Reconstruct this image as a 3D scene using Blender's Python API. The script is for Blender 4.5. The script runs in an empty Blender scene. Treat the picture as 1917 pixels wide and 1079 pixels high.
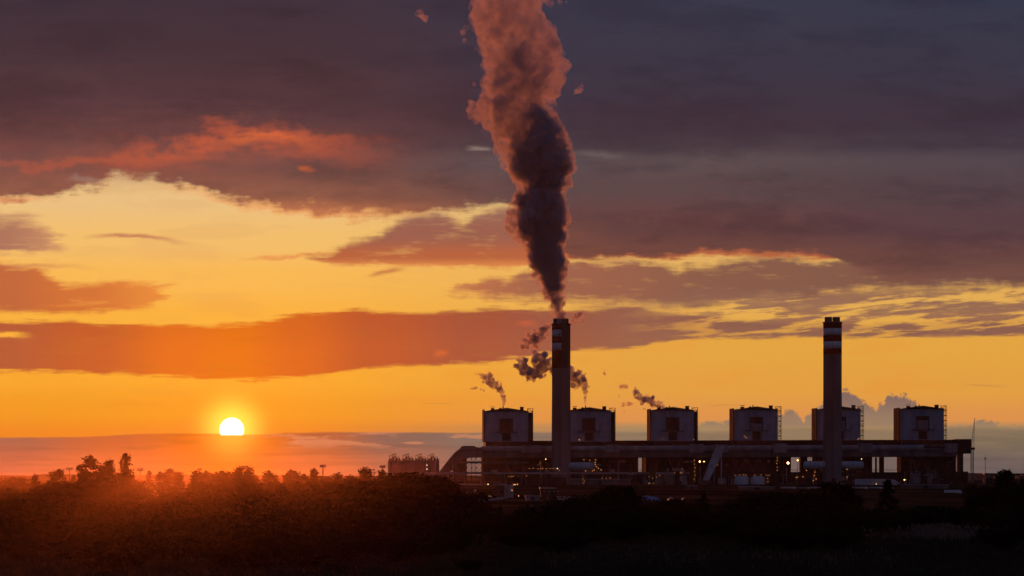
import bpy, math, random
from math import sin, cos, pi, radians, atan2, sqrt
from mathutils import Vector, Matrix, noise as mn

random.seed(7)
sc = bpy.context.scene
COL = sc.collection
F = 4757.0          # focal length of the lens in photo pixels
HZ = 893.0          # photo row of the horizon
CX = 958.5
CAMZ = 10.0

# ------------------------------------------------------------------ camera
cam_d = bpy.data.cameras.new('camera'); cam = bpy.data.objects.new('camera', cam_d); COL.objects.link(cam)
cam.location = (0, 0, CAMZ); cam.rotation_euler = (radians(90), 0, 0)
cam_d.sensor_width = 36; cam_d.lens = 36 * F / 1917; cam_d.shift_y = (HZ - 539.5) / 1917
cam_d.clip_start = 0.5; cam_d.clip_end = 60000
sc.camera = cam
sc.view_settings.view_transform = 'Standard'; sc.view_settings.look = 'None'
sc.view_settings.exposure = 0.0; sc.view_settings.gamma = 1.0
cy = sc.cycles
cy.use_denoising = True; cy.use_adaptive_sampling = False
cy.max_bounces = 5; cy.diffuse_bounces = 2; cy.glossy_bounces = 2; cy.transmission_bounces = 2
cy.volume_bounces = 2; cy.transparent_max_bounces = 8
cy.sample_clamp_indirect = 4.0
cy.caustics_reflective = False; cy.caustics_refractive = False
cy.volume_max_steps = 512

SUN_AZ = math.atan((434 - CX) / F); SUN_EL = math.atan((HZ - 805) / F * cos(SUN_AZ))
SUN_DIR = Vector((sin(SUN_AZ) * cos(SUN_EL), cos(SUN_AZ) * cos(SUN_EL), sin(SUN_EL)))

# ------------------------------------------------------------------ sun
sl = bpy.data.lights.new('sun', 'SUN'); so = bpy.data.objects.new('sun', sl); COL.objects.link(so)
sl.energy = 1.7; sl.angle = radians(0.53); sl.color = (1.0, 0.18, 0.035)
so.rotation_euler = (-SUN_DIR).to_track_quat('-Z', 'Y').to_euler()
so.location = (-300, 0, 900)

# ------------------------------------------------------------------ world
w = bpy.data.worlds.new('World'); sc.world = w; w.use_nodes = True
NT = w.node_tree; NT.nodes.clear()

def lin(c):
    return tuple((v / 255 / 12.92 if v / 255 <= 0.04045 else ((v / 255 + 0.055) / 1.055) ** 2.4) for v in c) + (1.0,)
class S:
    def __init__(s, k): s.k = k
    def __add__(a, b): return M('ADD', a, b)
    def __radd__(a, b): return M('ADD', b, a)
    def __sub__(a, b): return M('SUBTRACT', a, b)
    def __rsub__(a, b): return M('SUBTRACT', b, a)
    def __mul__(a, b): return M('MULTIPLY', a, b)
    def __rmul__(a, b): return M('MULTIPLY', b, a)
    def __truediv__(a, b): return M('DIVIDE', a, b)
def put(inp, v):
    if isinstance(v, S): NT.links.new(v.k, inp)
    else: inp.default_value = v
def M(op, a, b=None, clamp=False):
    n = NT.nodes.new('ShaderNodeMath'); n.operation = op; n.use_clamp = clamp
    put(n.inputs[0], a)
    if b is not None: put(n.inputs[1], b)
    return S(n.outputs[0])
def smooth(v, a, b):
    n = NT.nodes.new('ShaderNodeMapRange'); n.interpolation_type = 'SMOOTHSTEP'
    put(n.inputs['Value'], v); put(n.inputs['From Min'], a); put(n.inputs['From Max'], b)
    return S(n.outputs[0])
def curve(u, pts, lo=0.0, hi=1079.0):
    n = NT.nodes.new('ShaderNodeFloatCurve'); cm = n.mapping; c = cm.curves[0]
    P = [(min(max(x / 1917, 0), 1), (y - lo) / (hi - lo)) for x, y in pts]
    if P[0][0] > 0: P.insert(0, (0.0, P[0][1]))
    if P[-1][0] < 1: P.append((1.0, P[-1][1]))
    c.points[0].location = P[0]; c.points[1].location = P[-1]
    for p in P[1:-1]: c.points.new(*p)
    for p in c.points: p.handle_type = 'AUTO_CLAMPED'
    cm.update()
    put(n.inputs['Value'], M('MULTIPLY', u, 1 / 1917, clamp=True))
    return S(n.outputs[0]) * (hi - lo) + lo
def vec(x, y, z=0.0):
    n = NT.nodes.new('ShaderNodeCombineXYZ'); put(n.inputs[0], x); put(n.inputs[1], y); put(n.inputs[2], z); return S(n.outputs[0])
def nz(x, y, z=0.0, detail=6, rough=0.55, dist=0.0):
    n = NT.nodes.new('ShaderNodeTexNoise'); put(n.inputs['Vector'], vec(x, y, z))
    n.inputs['Scale'].default_value = 1; n.inputs['Detail'].default_value = detail
    n.inputs['Roughness'].default_value = rough; n.inputs['Distortion'].default_value = dist
    return (S(n.outputs['Fac']) - 0.5) * 2.0
def ramp(f, stops, lo=0.0, hi=1917.0):
    n = NT.nodes.new('ShaderNodeValToRGB'); e = n.color_ramp.elements
    st = sorted(stops)
    e[0].position = (st[0][0] - lo) / (hi - lo); e[0].color = lin(st[0][1])
    e[1].position = (st[-1][0] - lo) / (hi - lo); e[1].color = lin(st[-1][1])
    for p, c in st[1:-1]:
        k = e.new((p - lo) / (hi - lo)); k.color = lin(c)
    n.color_ramp.interpolation = 'EASE'
    put(n.inputs[0], (f - lo) / (hi - lo) if lo else f / (hi - lo))
    return S(n.outputs[0])
def mix(f, a, b, mode='MIX'):
    n = NT.nodes.new('ShaderNodeMix'); n.data_type = 'RGBA'; n.blend_type = mode; n.clamp_factor = True
    put(n.inputs[0], f)
    for i, c in ((6, a), (7, b)):
        if isinstance(c, S): put(n.inputs[i], c)
        else: n.inputs[i].default_value = lin(c)
    return S(n.outputs[2])
def scalec(c, f):
    n = NT.nodes.new('ShaderNodeVectorMath'); n.operation = 'SCALE'
    if isinstance(c, S): put(n.inputs[0], c)
    else: n.inputs[0].default_value = lin(c)[:3]
    put(n.inputs['Scale'], f); return S(n.outputs[0])
def addc(a, b):
    n = NT.nodes.new('ShaderNodeVectorMath'); n.operation = 'ADD'; put(n.inputs[0], a); put(n.inputs[1], b); return S(n.outputs[0])
def mulc(a, b):
    n = NT.nodes.new('ShaderNodeVectorMath'); n.operation = 'MULTIPLY'; put(n.inputs[0], a)
    if isinstance(b, S): put(n.inputs[1], b)
    else: n.inputs[1].default_value = b
    return S(n.outputs[0])

tc = NT.nodes.new('ShaderNodeTexCoord'); sp = NT.nodes.new('ShaderNodeSeparateXYZ')
NT.links.new(tc.outputs['Generated'], sp.inputs[0])
dx, dy, dz = S(sp.outputs[0]), S(sp.outputs[1]), S(sp.outputs[2])
yc = M('MAXIMUM', dy, 0.35)
U = dx / yc * F + CX                 # compass direction, on the scale of the sky chart below
V = HZ - dz / yc * F                 # height above the horizon, same scale (0 = about 10.6 degrees up)
# shared noise fields (long streaks lying along the horizon, finer lumps)
nA = nz(U * (1 / 260), V * (1 / 55), 1.3, 8, 0.58, 0.3)
nB = nz(U * (1 / 90), V * (1 / 26), 7.7, 8, 0.62)
nC = nz(U * (1 / 40), V * (1 / 30), 4.1, 7, 0.6)
nD = nz(U * (1 / 520), V * (1 / 120), 9.4, 5, 0.5)
nE = nz(U * (1 / 75) + V * (1 / 90), V * (1 / 8), 2.9, 5, 0.6)
Uw = U + nB * 55

def band(top, bot, amp=30, s1=6, s2=6, fine=10, n=None, lo=0, hi=1079):
    vv = V + (n or nA) * amp * 1.25 + nC * fine + nE * 13
    t = curve(Uw, top); b = curve(Uw, bot)
    return smooth(vv - t, -s1 * 1.5, s1 * 1.5) * (1 - smooth(vv - b, -s2 * 1.4, s2 * 1.4))

# clear sky between the clouds
clrL = ramp(V, [(0, (95, 82, 92)), (260, (150, 130, 118)), (370, (232, 192, 130)), (450, (240, 190, 108)), (520, (246, 184, 84)), (600, (246, 176, 62)), (700, (246, 168, 48)), (770, (240, 152, 36)), (815, (235, 135, 35)), (893, (225, 120, 50))], 0, 1000)
clrR = ramp(V, [(0, (80, 80, 95)), (280, (112, 104, 108)), (450, (224, 180, 100)), (560, (226, 172, 84)), (640, (226, 164, 66)), (730, (225, 158, 66)), (785, (220, 146, 76)), (803, (165, 135, 95)), (893, (120, 112, 100))], 0, 1000)
sky = mix(smooth(U, 500, 1250), clrL, clrR)
sky = mix(smooth(nA, 0.02, 0.3) * 0.22, sky, mix(smooth(V, 420, 700), (214, 160, 105), (232, 140, 50)))

# low, middle and small cloud banks
def lay(sky, m, col, op=1.0, fray=0.3):
    m = m * (1 - smooth(nB + nE * .6, 0.05, 0.5) * fray)
    return mix(m * op if op != 1.0 else m, sky, col)
# thin streaks
def streak(x0, x1, pts, th, op, col, sky, amp=12):
    c = curve(U, pts); d = M('ABSOLUTE', V + nA * amp + nC * (amp * .6) + nE * 4 - c)
    m = (1 - smooth(d, 0, th)) * smooth(U + nB * 30, x0, x0 + (x1 - x0) * .35) * (1 - smooth(U + nB * 30, x1 - (x1 - x0) * .45, x1))
    return mix(m * op, sky, col)
sky = streak(150, 370, [(150, 441), (260, 444), (370, 458)], 7, 0.85, (190, 118, 88), sky)
sky = streak(-300, 230, [(0, 499), (120, 499), (230, 507)], 7, 0.8, (200, 125, 82), sky)
sky = streak(440, 640, [(440, 487), (560, 477), (640, 470)], 6, 0.6, (222, 130, 72), sky)
sky = streak(680, 765, [(680, 520), (715, 511), (765, 504)], 8, 0.8, (192, 112, 68), sky, 6)
sky = streak(270, 335, [(270, 538), (335, 533)], 5, 0.6, (222, 130, 62), sky, 6)
sky = streak(1790, 1900, [(1790, 721), (1900, 723)], 3, 0.5, (190, 130, 72), sky, 4)
sky = streak(1300, 1420, [(1300, 760), (1420, 757)], 3, 0.35, (190, 130, 72), sky, 4)
sky = streak(780, 860, [(780, 755), (860, 756)], 2, 0.35, (190, 120, 62), sky, 3)
# left side banks
m = band([(0, 400), (60, 410), (110, 436), (150, 470), (190, 520)], [(0, 474), (80, 472), (150, 466), (190, 455)], 34, 11, 8, 12)
sky = lay(sky, m, ramp(U, [(0, (158, 104, 90)), (160, (206, 144, 104)), (1917, (170, 110, 90))]), 0.9)
m = band([(0, 497), (80, 512), (130, 527), (210, 528), (270, 534), (310, 552), (350, 580)], [(0, 576), (200, 576), (280, 572), (310, 560), (350, 545)], 26, 7, 7, 8)
sky = lay(sky, m, ramp(U, [(0, (182, 92, 58)), (150, (204, 104, 52)), (300, (226, 132, 58)), (1917, (200, 110, 60))]), 0.92)
# bank right of centre below the deck
m = band([(540, 500), (580, 478), (640, 458), (700, 440), (760, 412), (820, 402), (862, 416), (905, 398), (960, 388), (1080, 380), (1917, 380)],
         [(540, 480), (580, 487), (640, 494), (800, 499), (960, 497), (1060, 490), (1200, 488), (1917, 480)], 22, 8, 5, 13)
cE = ramp(V, [(380, (140, 98, 88)), (440, (144, 88, 76)), (480, (176, 92, 60)), (500, (214, 130, 72))], 380, 520)
sky = lay(sky, m, cE, 0.96)
m = band([(800, 556), (850, 540), (920, 528), (1000, 514), (1060, 500), (1130, 497), (1200, 496), (1275, 506), (1340, 501), (1400, 490), (1470, 486), (1540, 492), (1917, 480)],
         [(800, 535), (850, 548), (920, 554), (1000, 556), (1100, 566), (1200, 571), (1300, 573), (1380, 566), (1440, 556), (1540, 548), (1640, 540), (1917, 540)], 24, 6, 8, 15)
sky = lay(sky, m, ramp(U, [(800, (190, 112, 74)), (1060, (146, 92, 74)), (1400, (122, 84, 72)), (1917, (110, 78, 72))], 700, 1917), 0.96)
# broken streaky cloud at the right
m = smooth(U + nB * 60, 1030, 1480) * smooth(V + nB * 20, 525, 560) * (1 - smooth(V + nB * 8, 624, 634))
nS = nz(U * (1 / 120) + V * (1 / 60), V * (1 / 17) + U * (1 / 400), 3.3, 7, 0.58, 0.2)
sky = lay(sky, m * smooth(nS + nB * .25, -0.20, 0.05), ramp(V, [(520, (120, 88, 78)), (570, (142, 102, 82)), (635, (152, 102, 78))], 520, 640), 0.95)
# the long low bank across the picture
m = band([(0, 604), (100, 602), (230, 607), (350, 611), (460, 608), (530, 596), (600, 586), (660, 582), (760, 584), (880, 580), (960, 577), (1060, 580), (1150, 576), (1250, 586), (1350, 597), (1450, 602), (1600, 606), (1917, 600)],
         [(0, 696), (150, 699), (300, 704), (430, 711), (520, 709), (600, 703), (680, 691), (800, 684), (900, 680), (960, 672), (1060, 660), (1200, 652), (1260, 640), (1400, 634), (1600, 632), (1750, 629), (1917, 627)], 9, 4, 3.5, 5)
cD = ramp(U, [(0, (178, 88, 54)), (180, (198, 92, 42)), (330, (224, 108, 28)), (440, (226, 112, 20)), (560, (216, 100, 30)), (700, (190, 86, 44)), (900, (164, 82, 58)), (1060, (150, 88, 68)), (1200, (146, 96, 76)), (1400, (140, 98, 78)), (1917, (138, 96, 78))])
cD = mix(smooth(V + nA * 20, 655, 585) * 0.5 if False else (1 - smooth(V + nA * 24, 590, 655)) * 0.35, cD, mulc(cD, (0.72, 0.66, 0.9)))
cD = mix(smooth(nB, 0.0, 0.35) * 0.25, cD, mulc(cD, (0.8, 0.78, 0.8)))
hole = 1 - (1 - smooth(M('ABSOLUTE', V + nC * 6 - 627), 2, 8)) * (1 - smooth(U + nB * 40, 20, 75))
gap = 1 - smooth(U, 1100, 1350) * smooth(nS, 0.02, -0.12) * 0.0
thin = 1 - smooth(U + nB * 80, 1120, 1380) * (1 - smooth(nS + nB * 0.3, -0.12, 0.06)) * 0.75
sky = lay(sky, m * hole * thin, cD, 0.97, 0.06)
# orange wisp lit inside the long bank
sky = streak(800, 845, [(800, 664), (845, 664)], 12, 0.6, (222, 108, 52), sky, 10)
sky = streak(955, 1010, [(955, 604), (1010, 604)], 10, 0.5, (205, 95, 60), sky, 10)

# the big overcast deck
vv = V + nA * 40 + nC * 22 + nD * 12 + nE * 10
dk = curve(Uw, [(0, 374), (90, 374), (150, 356), (230, 334), (320, 345), (440, 372), (560, 392), (700, 406), (800, 398), (900, 384), (950, 372), (1000, 400), (1050, 468), (1080, 488), (1200, 484), (1300, 478), (1420, 474), (1540, 474), (1600, 512), (1680, 534), (1800, 530), (1917, 534)])
deck = 1 - smooth(vv - dk, -12, 9)
dl = ramp(V, [(-700, (44, 48, 68)), (-60, (47, 44, 58)), (0, (52, 46, 58)), (90, (56, 47, 57)), (170, (68, 50, 58)), (240, (84, 57, 60)), (310, (100, 70, 68)), (360, (136, 86, 70)), (405, (188, 112, 74))], -900, 420)
dr = ramp(V, [(-700, (44, 50, 74)), (0, (47, 55, 74)), (120, (47, 51, 68)), (235, (52, 47, 60)), (270, (58, 54, 64)), (302, (78, 71, 76)), (350, (74, 63, 68)), (420, (84, 60, 62)), (480, (102, 68, 62)), (535, (124, 84, 70))], -900, 560)
dc = mix(smooth(U + nD * 300, 420, 1150), dl, dr)
dc = mix(smooth(U, 1300, 1917) * smooth(V, 40, 420) * (1 - smooth(V, 430, 560)) * 0.35, dc, (66, 60, 76))
dc = mix(smooth(nA + nB * 0.5, -0.15, 0.35) * 0.8, dc, mulc(dc, (0.66, 0.70, 0.78)))
dc = mix(smooth(nD + nC * 0.25, 0.02, 0.28) * 0.5 * smooth(V, -50, 200), dc, mulc(dc, (1.42, 1.28, 1.18)))
sky = mix(deck * 0.985, sky, dc)
# gaps of pale light low in the deck
sky = streak(870, 930, [(870, 277), (930, 279)], 6, 0.55, (150, 138, 128), sky, 6)
sky = streak(1060, 1180, [(1060, 285), (1180, 292)], 8, 0.3, (125, 115, 112), sky, 10)
sky = streak(110, 200, [(110, 336), (200, 338)], 9, 0.45, (160, 140, 128), sky, 16)
# embers lit from below, left of the plume
em = streak(90, 800, [(90, 306), (200, 303), (280, 296), (350, 283), (400, 266), (460, 262), (540, 262), (600, 277), (690, 292), (800, 296)], 44, 0.95, (192, 90, 60), sky, 44)
sky = mix(smooth(nB * .7 + nC * .6 + nA * .4, -0.42, 0.22), sky, em)
sky = streak(-100, 430, [(0, 298), (120, 306), (300, 300), (430, 285)], 16, 0.6, (182, 88, 62), sky, 46)
sky = streak(-200, 900, [(0, 300), (300, 305), (480, 285), (900, 300)], 75, 0.3, (150, 78, 62), sky, 60)
sky = streak(380, 620, [(380, 262), (500, 256), (620, 280)], 13, 0.6, (216, 104, 58), sky, 26)
sky = streak(-400, 110, [(0, 274), (110, 270)], 12, 0.45, (140, 72, 60), sky, 20)
sky = streak(550, 595, [(550, 317), (595, 317)], 8, 0.7, (190, 92, 52), sky, 8)
sky = streak(-200, 160, [(0, 374), (160, 374)], 8, 0.5, (226, 130, 80), sky, 18)
sky = streak(230, 900, [(230, 350), (320, 352), (440, 378), (560, 392), (700, 404), (800, 400), (900, 386)], 14, 0.55, (236, 158, 92), sky, 40)

# cumulus standing on the horizon at the right
vc = V + M('ABSOLUTE', nz(U * (1 / 22), V * (1 / 20), 2.2, 2, 0.5)) * 26 + M('ABSOLUTE', nz(U * (1 / 8), V * (1 / 8), 5.2, 3, 0.55)) * 9 - 7
ct = curve(U, [(1290, 812), (1308, 795), (1325, 786), (1344, 784), (1353, 794), (1362, 784), (1380, 768), (1420, 764), (1462, 772), (1480, 767), (1496, 772), (1503, 786), (1512, 774), (1530, 760), (1556, 738), (1572, 728), (1592, 731), (1612, 748), (1632, 757), (1646, 765), (1653, 755), (1649, 741), (1662, 736), (1690, 738), (1708, 746), (1718, 758), (1732, 780), (1770, 800), (1805, 799), (1830, 785), (1855, 784), (1872, 795), (1900, 795), (1917, 800)], 600, 900)
cm_ = smooth(vc - ct, -3, 5) * (1 - smooth(V + nA * 10, 792, 806))
sky = mix(cm_ * 0.93, sky, mix(smooth(V, 732, 800), (112, 95, 96), (146, 124, 100)))
# flat grey bank on the horizon
gt = curve(U, [(0, 818), (150, 818), (300, 813), (400, 813), (440, 814), (560, 809), (700, 807), (900, 809), (1000, 806), (1200, 804), (1350, 802), (1480, 798), (1700, 798), (1917, 795)], 600, 900)
g = smooth(V + nA * 6 + nB * (U * 0.004) - gt, -1, 3.0 + M('MAXIMUM', U - 700, 0.0) * 0.009)
gc1 = ramp(U, [(0, (160, 100, 76)), (220, (196, 98, 50)), (380, (228, 112, 22)), (480, (228, 112, 24)), (600, (184, 98, 58)), (740, (132, 98, 84)), (900, (126, 108, 94)), (1200, (140, 118, 94)), (1500, (142, 120, 92)), (1917, (130, 112, 90))])
gc2 = ramp(U, [(0, (186, 104, 72)), (250, (212, 108, 54)), (420, (232, 112, 28)), (600, (206, 108, 62)), (760, (170, 106, 80)), (900, (134, 104, 92)), (1300, (114, 98, 92)), (1917, (106, 94, 90))])
gc = mix(smooth(V + nA * 30, 822, 872), gc1, gc2)
gc = mix(smooth(nz(U * (1 / 260), V * (1 / 16), 6.1, 6, 0.6), -0.05, 0.22) * 0.6, gc, mulc(gc, (0.74, 0.77, 0.82)))
gc = mix(smooth(nz(U * (1 / 110), V * (1 / 14), 8.1, 6, 0.6), 0.02, 0.2) * (1 - smooth(V, 828, 846)) * (1 - smooth(U, 850, 1050)) * smooth(U, 440, 560) * 0.6, gc, (216, 138, 96))
sky = mix(g, sky, gc)

# sun disc behind the top edge of the bank, with its aureole in the clear strip
def dotn(v):
    n = NT.nodes.new('ShaderNodeVectorMath'); n.operation = 'DISTANCE'
    NT.links.new(tc.outputs['Generated'], n.inputs[0]); n.inputs[1].default_value = v; return S(n.outputs['Value'])
ds = dotn(SUN_DIR) * F              # distance from the sun on the chart scale
disc = (1 - smooth(ds, 20.5, 23.5)) * (1 - smooth(V + nC * 3 + nE * 2, 811.5, 816))
halo = (1 - smooth(ds, 12, 120)); halo = halo * halo * halo
sky = addc(sky, scalec((255, 190, 70), halo * 1.1 * (1 - g * 0.55)))
far = 1 - smooth(ds, 20, 420)
sky = addc(sky, scalec((255, 130, 20), far * far * 0.10))
sky = mix(disc, sky, scalec((255, 240, 205), 4.0))
# below the horizon and behind the camera
sky = mix(1 - smooth(dz, -0.01, 0.002), sky, (70, 50, 45))
dusk = ramp(dz, [(0, (70, 70, 100)), (0.25, (58, 64, 96)), (1, (50, 56, 84))], 0, 1)
sky = mix((1 - smooth(dy, 0.1, 0.6)) * smooth(dz, -0.01, 0.01), sky, dusk)
bg = NT.nodes.new('ShaderNodeBackground'); put(bg.inputs[0], sky); bg.inputs[1].default_value = 1.0
st = NT.nodes.new('ShaderNodeTexSky'); st.sky_type = 'NISHITA'; st.sun_disc = False
st.sun_elevation = SUN_EL; st.sun_rotation = SUN_AZ; st.dust_density = 3.0; st.altitude = 900
bg2 = NT.nodes.new('ShaderNodeBackground'); NT.links.new(st.outputs[0], bg2.inputs[0]); bg2.inputs[1].default_value = 0.05
# the physical sky only shows above and behind, where no cloud chart is drawn
rear = (1 - smooth(dy, 0.1, 0.6)) * smooth(dz, -0.01, 0.01)
ad = NT.nodes.new('ShaderNodeMixShader'); wo = NT.nodes.new('ShaderNodeOutputWorld')
put(ad.inputs[0], rear * 0.3)
NT.links.new(bg.outputs[0], ad.inputs[1]); NT.links.new(bg2.outputs[0], ad.inputs[2]); NT.links.new(ad.outputs[0], wo.inputs[0])
w.cycles.sampling_method = 'MANUAL'; w.cycles.sample_map_resolution = 1024

# ------------------------------------------------------------------ helpers
def tag(o, label=None, cat=None, group=None, kind=None):
    if label: o['label'] = label
    if cat: o['category'] = cat
    if group: o['group'] = group
    if kind: o['kind'] = kind
    return o
def empty(name, loc, label, cat, group=None, rz=0.0):
    o = bpy.data.objects.new(name, None); COL.objects.link(o); o.location = loc; o.rotation_euler = (0, 0, rz)
    o.empty_display_size = 1
    return tag(o, label, cat, group)
def wx(px, D): return (px - CX) * D / F
def wz(py, D): return CAMZ + (HZ - py) * D / F

def mat(name, col, rough=0.8, var=0.25, scale=0.2, metal=0.0, bump=0.0, stretch=(1, 1, 1), spec=0.06):
    m = bpy.data.materials.new(name); m.use_nodes = True; t = m.node_tree; b = t.nodes['Principled BSDF']
    b.inputs['Roughness'].default_value = rough; b.inputs['Metallic'].default_value = metal
    b.inputs['Specular IOR Level'].default_value = spec
    tx = t.nodes.new('ShaderNodeTexCoord'); mp = t.nodes.new('ShaderNodeMapping'); mp.inputs['Scale'].default_value = stretch
    n = t.nodes.new('ShaderNodeTexNoise'); n.inputs['Scale'].default_value = scale; n.inputs['Detail'].default_value = 6
    r = t.nodes.new('ShaderNodeValToRGB')
    r.color_ramp.elements[0].position = 0.3; r.color_ramp.elements[1].position = 0.7
    r.color_ramp.elements[0].color = tuple(c * (1 - var) for c in col) + (1,)
    r.color_ramp.elements[1].color = tuple(min(1, c * (1 + var)) for c in col) + (1,)
    t.links.new(tx.outputs['Object'], mp.inputs[0]); t.links.new(mp.outputs[0], n.inputs[0])
    t.links.new(n.outputs['Fac'], r.inputs[0]); t.links.new(r.outputs[0], b.inputs['Base Color'])
    if bump:
        bp = t.nodes.new('ShaderNodeBump'); bp.inputs['Strength'].default_value = bump
        t.links.new(n.outputs['Fac'], bp.inputs['Height']); t.links.new(bp.outputs[0], b.inputs['Normal'])
    return m
def emis(name, col, s):
    m = bpy.data.materials.new(name); m.use_nodes = True; b = m.node_tree.nodes['Principled BSDF']
    b.inputs['Base Color'].default_value = (0.8, 0.7, 0.5, 1)
    b.inputs['Emission Color'].default_value = col + (1,); b.inputs['Emission Strength'].default_value = s
    return m
def paneled(name, col, pw, ph, var=0.3, rough=0.9):
    """sheet cladding: each panel a slightly different shade, with seams and rain streaks"""
    m = mat(name, col, rough, var, 0.06, stretch=(1.5, 1.5, 0.25)); t = m.node_tree; b = t.nodes['Principled BSDF']
    old = b.inputs['Base Color'].links[0].from_socket
    tx = t.nodes.new('ShaderNodeTexCoord'); s = t.nodes.new('ShaderNodeSeparateXYZ'); t.links.new(tx.outputs['Object'], s.inputs[0])
    ad = t.nodes.new('ShaderNodeMath'); ad.operation = 'ADD'; t.links.new(s.outputs[0], ad.inputs[0]); t.links.new(s.outputs[1], ad.inputs[1])
    c = t.nodes.new('ShaderNodeCombineXYZ'); t.links.new(ad.outputs[0], c.inputs[0]); t.links.new(s.outputs[2], c.inputs[1])
    br = t.nodes.new('ShaderNodeTexBrick'); br.offset = 0.0
    br.inputs['Scale'].default_value = 1; br.inputs['Brick Width'].default_value = pw; br.inputs['Row Height'].default_value = ph
    br.inputs['Mortar Size'].default_value = 0.12
    br.inputs['Color1'].default_value = (1, 1, 1, 1); br.inputs['Color2'].default_value = (0.8, 0.8, 0.82, 1); br.inputs['Mortar'].default_value = (0.55, 0.55, 0.55, 1)
    t.links.new(c.outputs[0], br.inputs[0])
    mx = t.nodes.new('ShaderNodeMix'); mx.data_type = 'RGBA'; mx.blend_type = 'MULTIPLY'; mx.inputs[0].default_value = 1
    t.links.new(old, mx.inputs[6]); t.links.new(br.outputs[0], mx.inputs[7]); t.links.new(mx.outputs[2], b.inputs['Base Color'])
    return m

MT = dict(
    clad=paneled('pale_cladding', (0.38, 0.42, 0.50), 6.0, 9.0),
    cladtrim=mat('cladding_trim', (0.25, 0.24, 0.26)),
    gallery=paneled('gallery_sheeting', (0.38, 0.35, 0.36), 9.0, 30.0),
    beam=paneled('girder_sheeting', (0.19, 0.16, 0.16), 7.0, 30.0),
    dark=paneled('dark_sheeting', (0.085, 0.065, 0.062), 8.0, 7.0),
    rust=mat('rusty_steel', (0.11, 0.05, 0.04), 0.8, 0.4, 0.3),
    steel=mat('dark_steel', (0.06, 0.055, 0.055), 0.6, 0.3, 0.5),
    galv=mat('galvanised_steel', (0.3, 0.31, 0.33), 0.5, 0.25, 0.4),
    conc=mat('concrete', (0.20, 0.175, 0.175), 0.9, 0.38, 0.05, stretch=(1, 1, 0.15)),
    darkconc=mat('dark_concrete', (0.10, 0.085, 0.085), 0.9, 0.3, 0.05, stretch=(1, 1, 0.15)),
    red=mat('red_paint', (0.20, 0.018, 0.02), 0.7, 0.25, 0.15),
    white=mat('white_paint', (0.72, 0.72, 0.76), 0.6, 0.12, 0.2),
    dimwhite=mat('weathered_white_paint', (0.55, 0.55, 0.58), 0.7, 0.3, 0.2),
    tank=mat('tank_metal', (0.5, 0.54, 0.6), 0.45, 0.15, 0.1),
    tarp=mat('blue_tarp', (0.22, 0.28, 0.5), 0.6, 0.3, 0.3),
    bark=mat('bark', (0.05, 0.038, 0.03), 0.95, 0.4, 3.0),
    lamp=emis('warm_lamp', (1.0, 0.42, 0.12), 1.0),
    bright=emis('bright_flood_lamp', (1.0, 0.48, 0.14), 8.0),
    cool=emis('cool_lamp', (1.0, 0.75, 0.5), 4.0),
)

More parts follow.
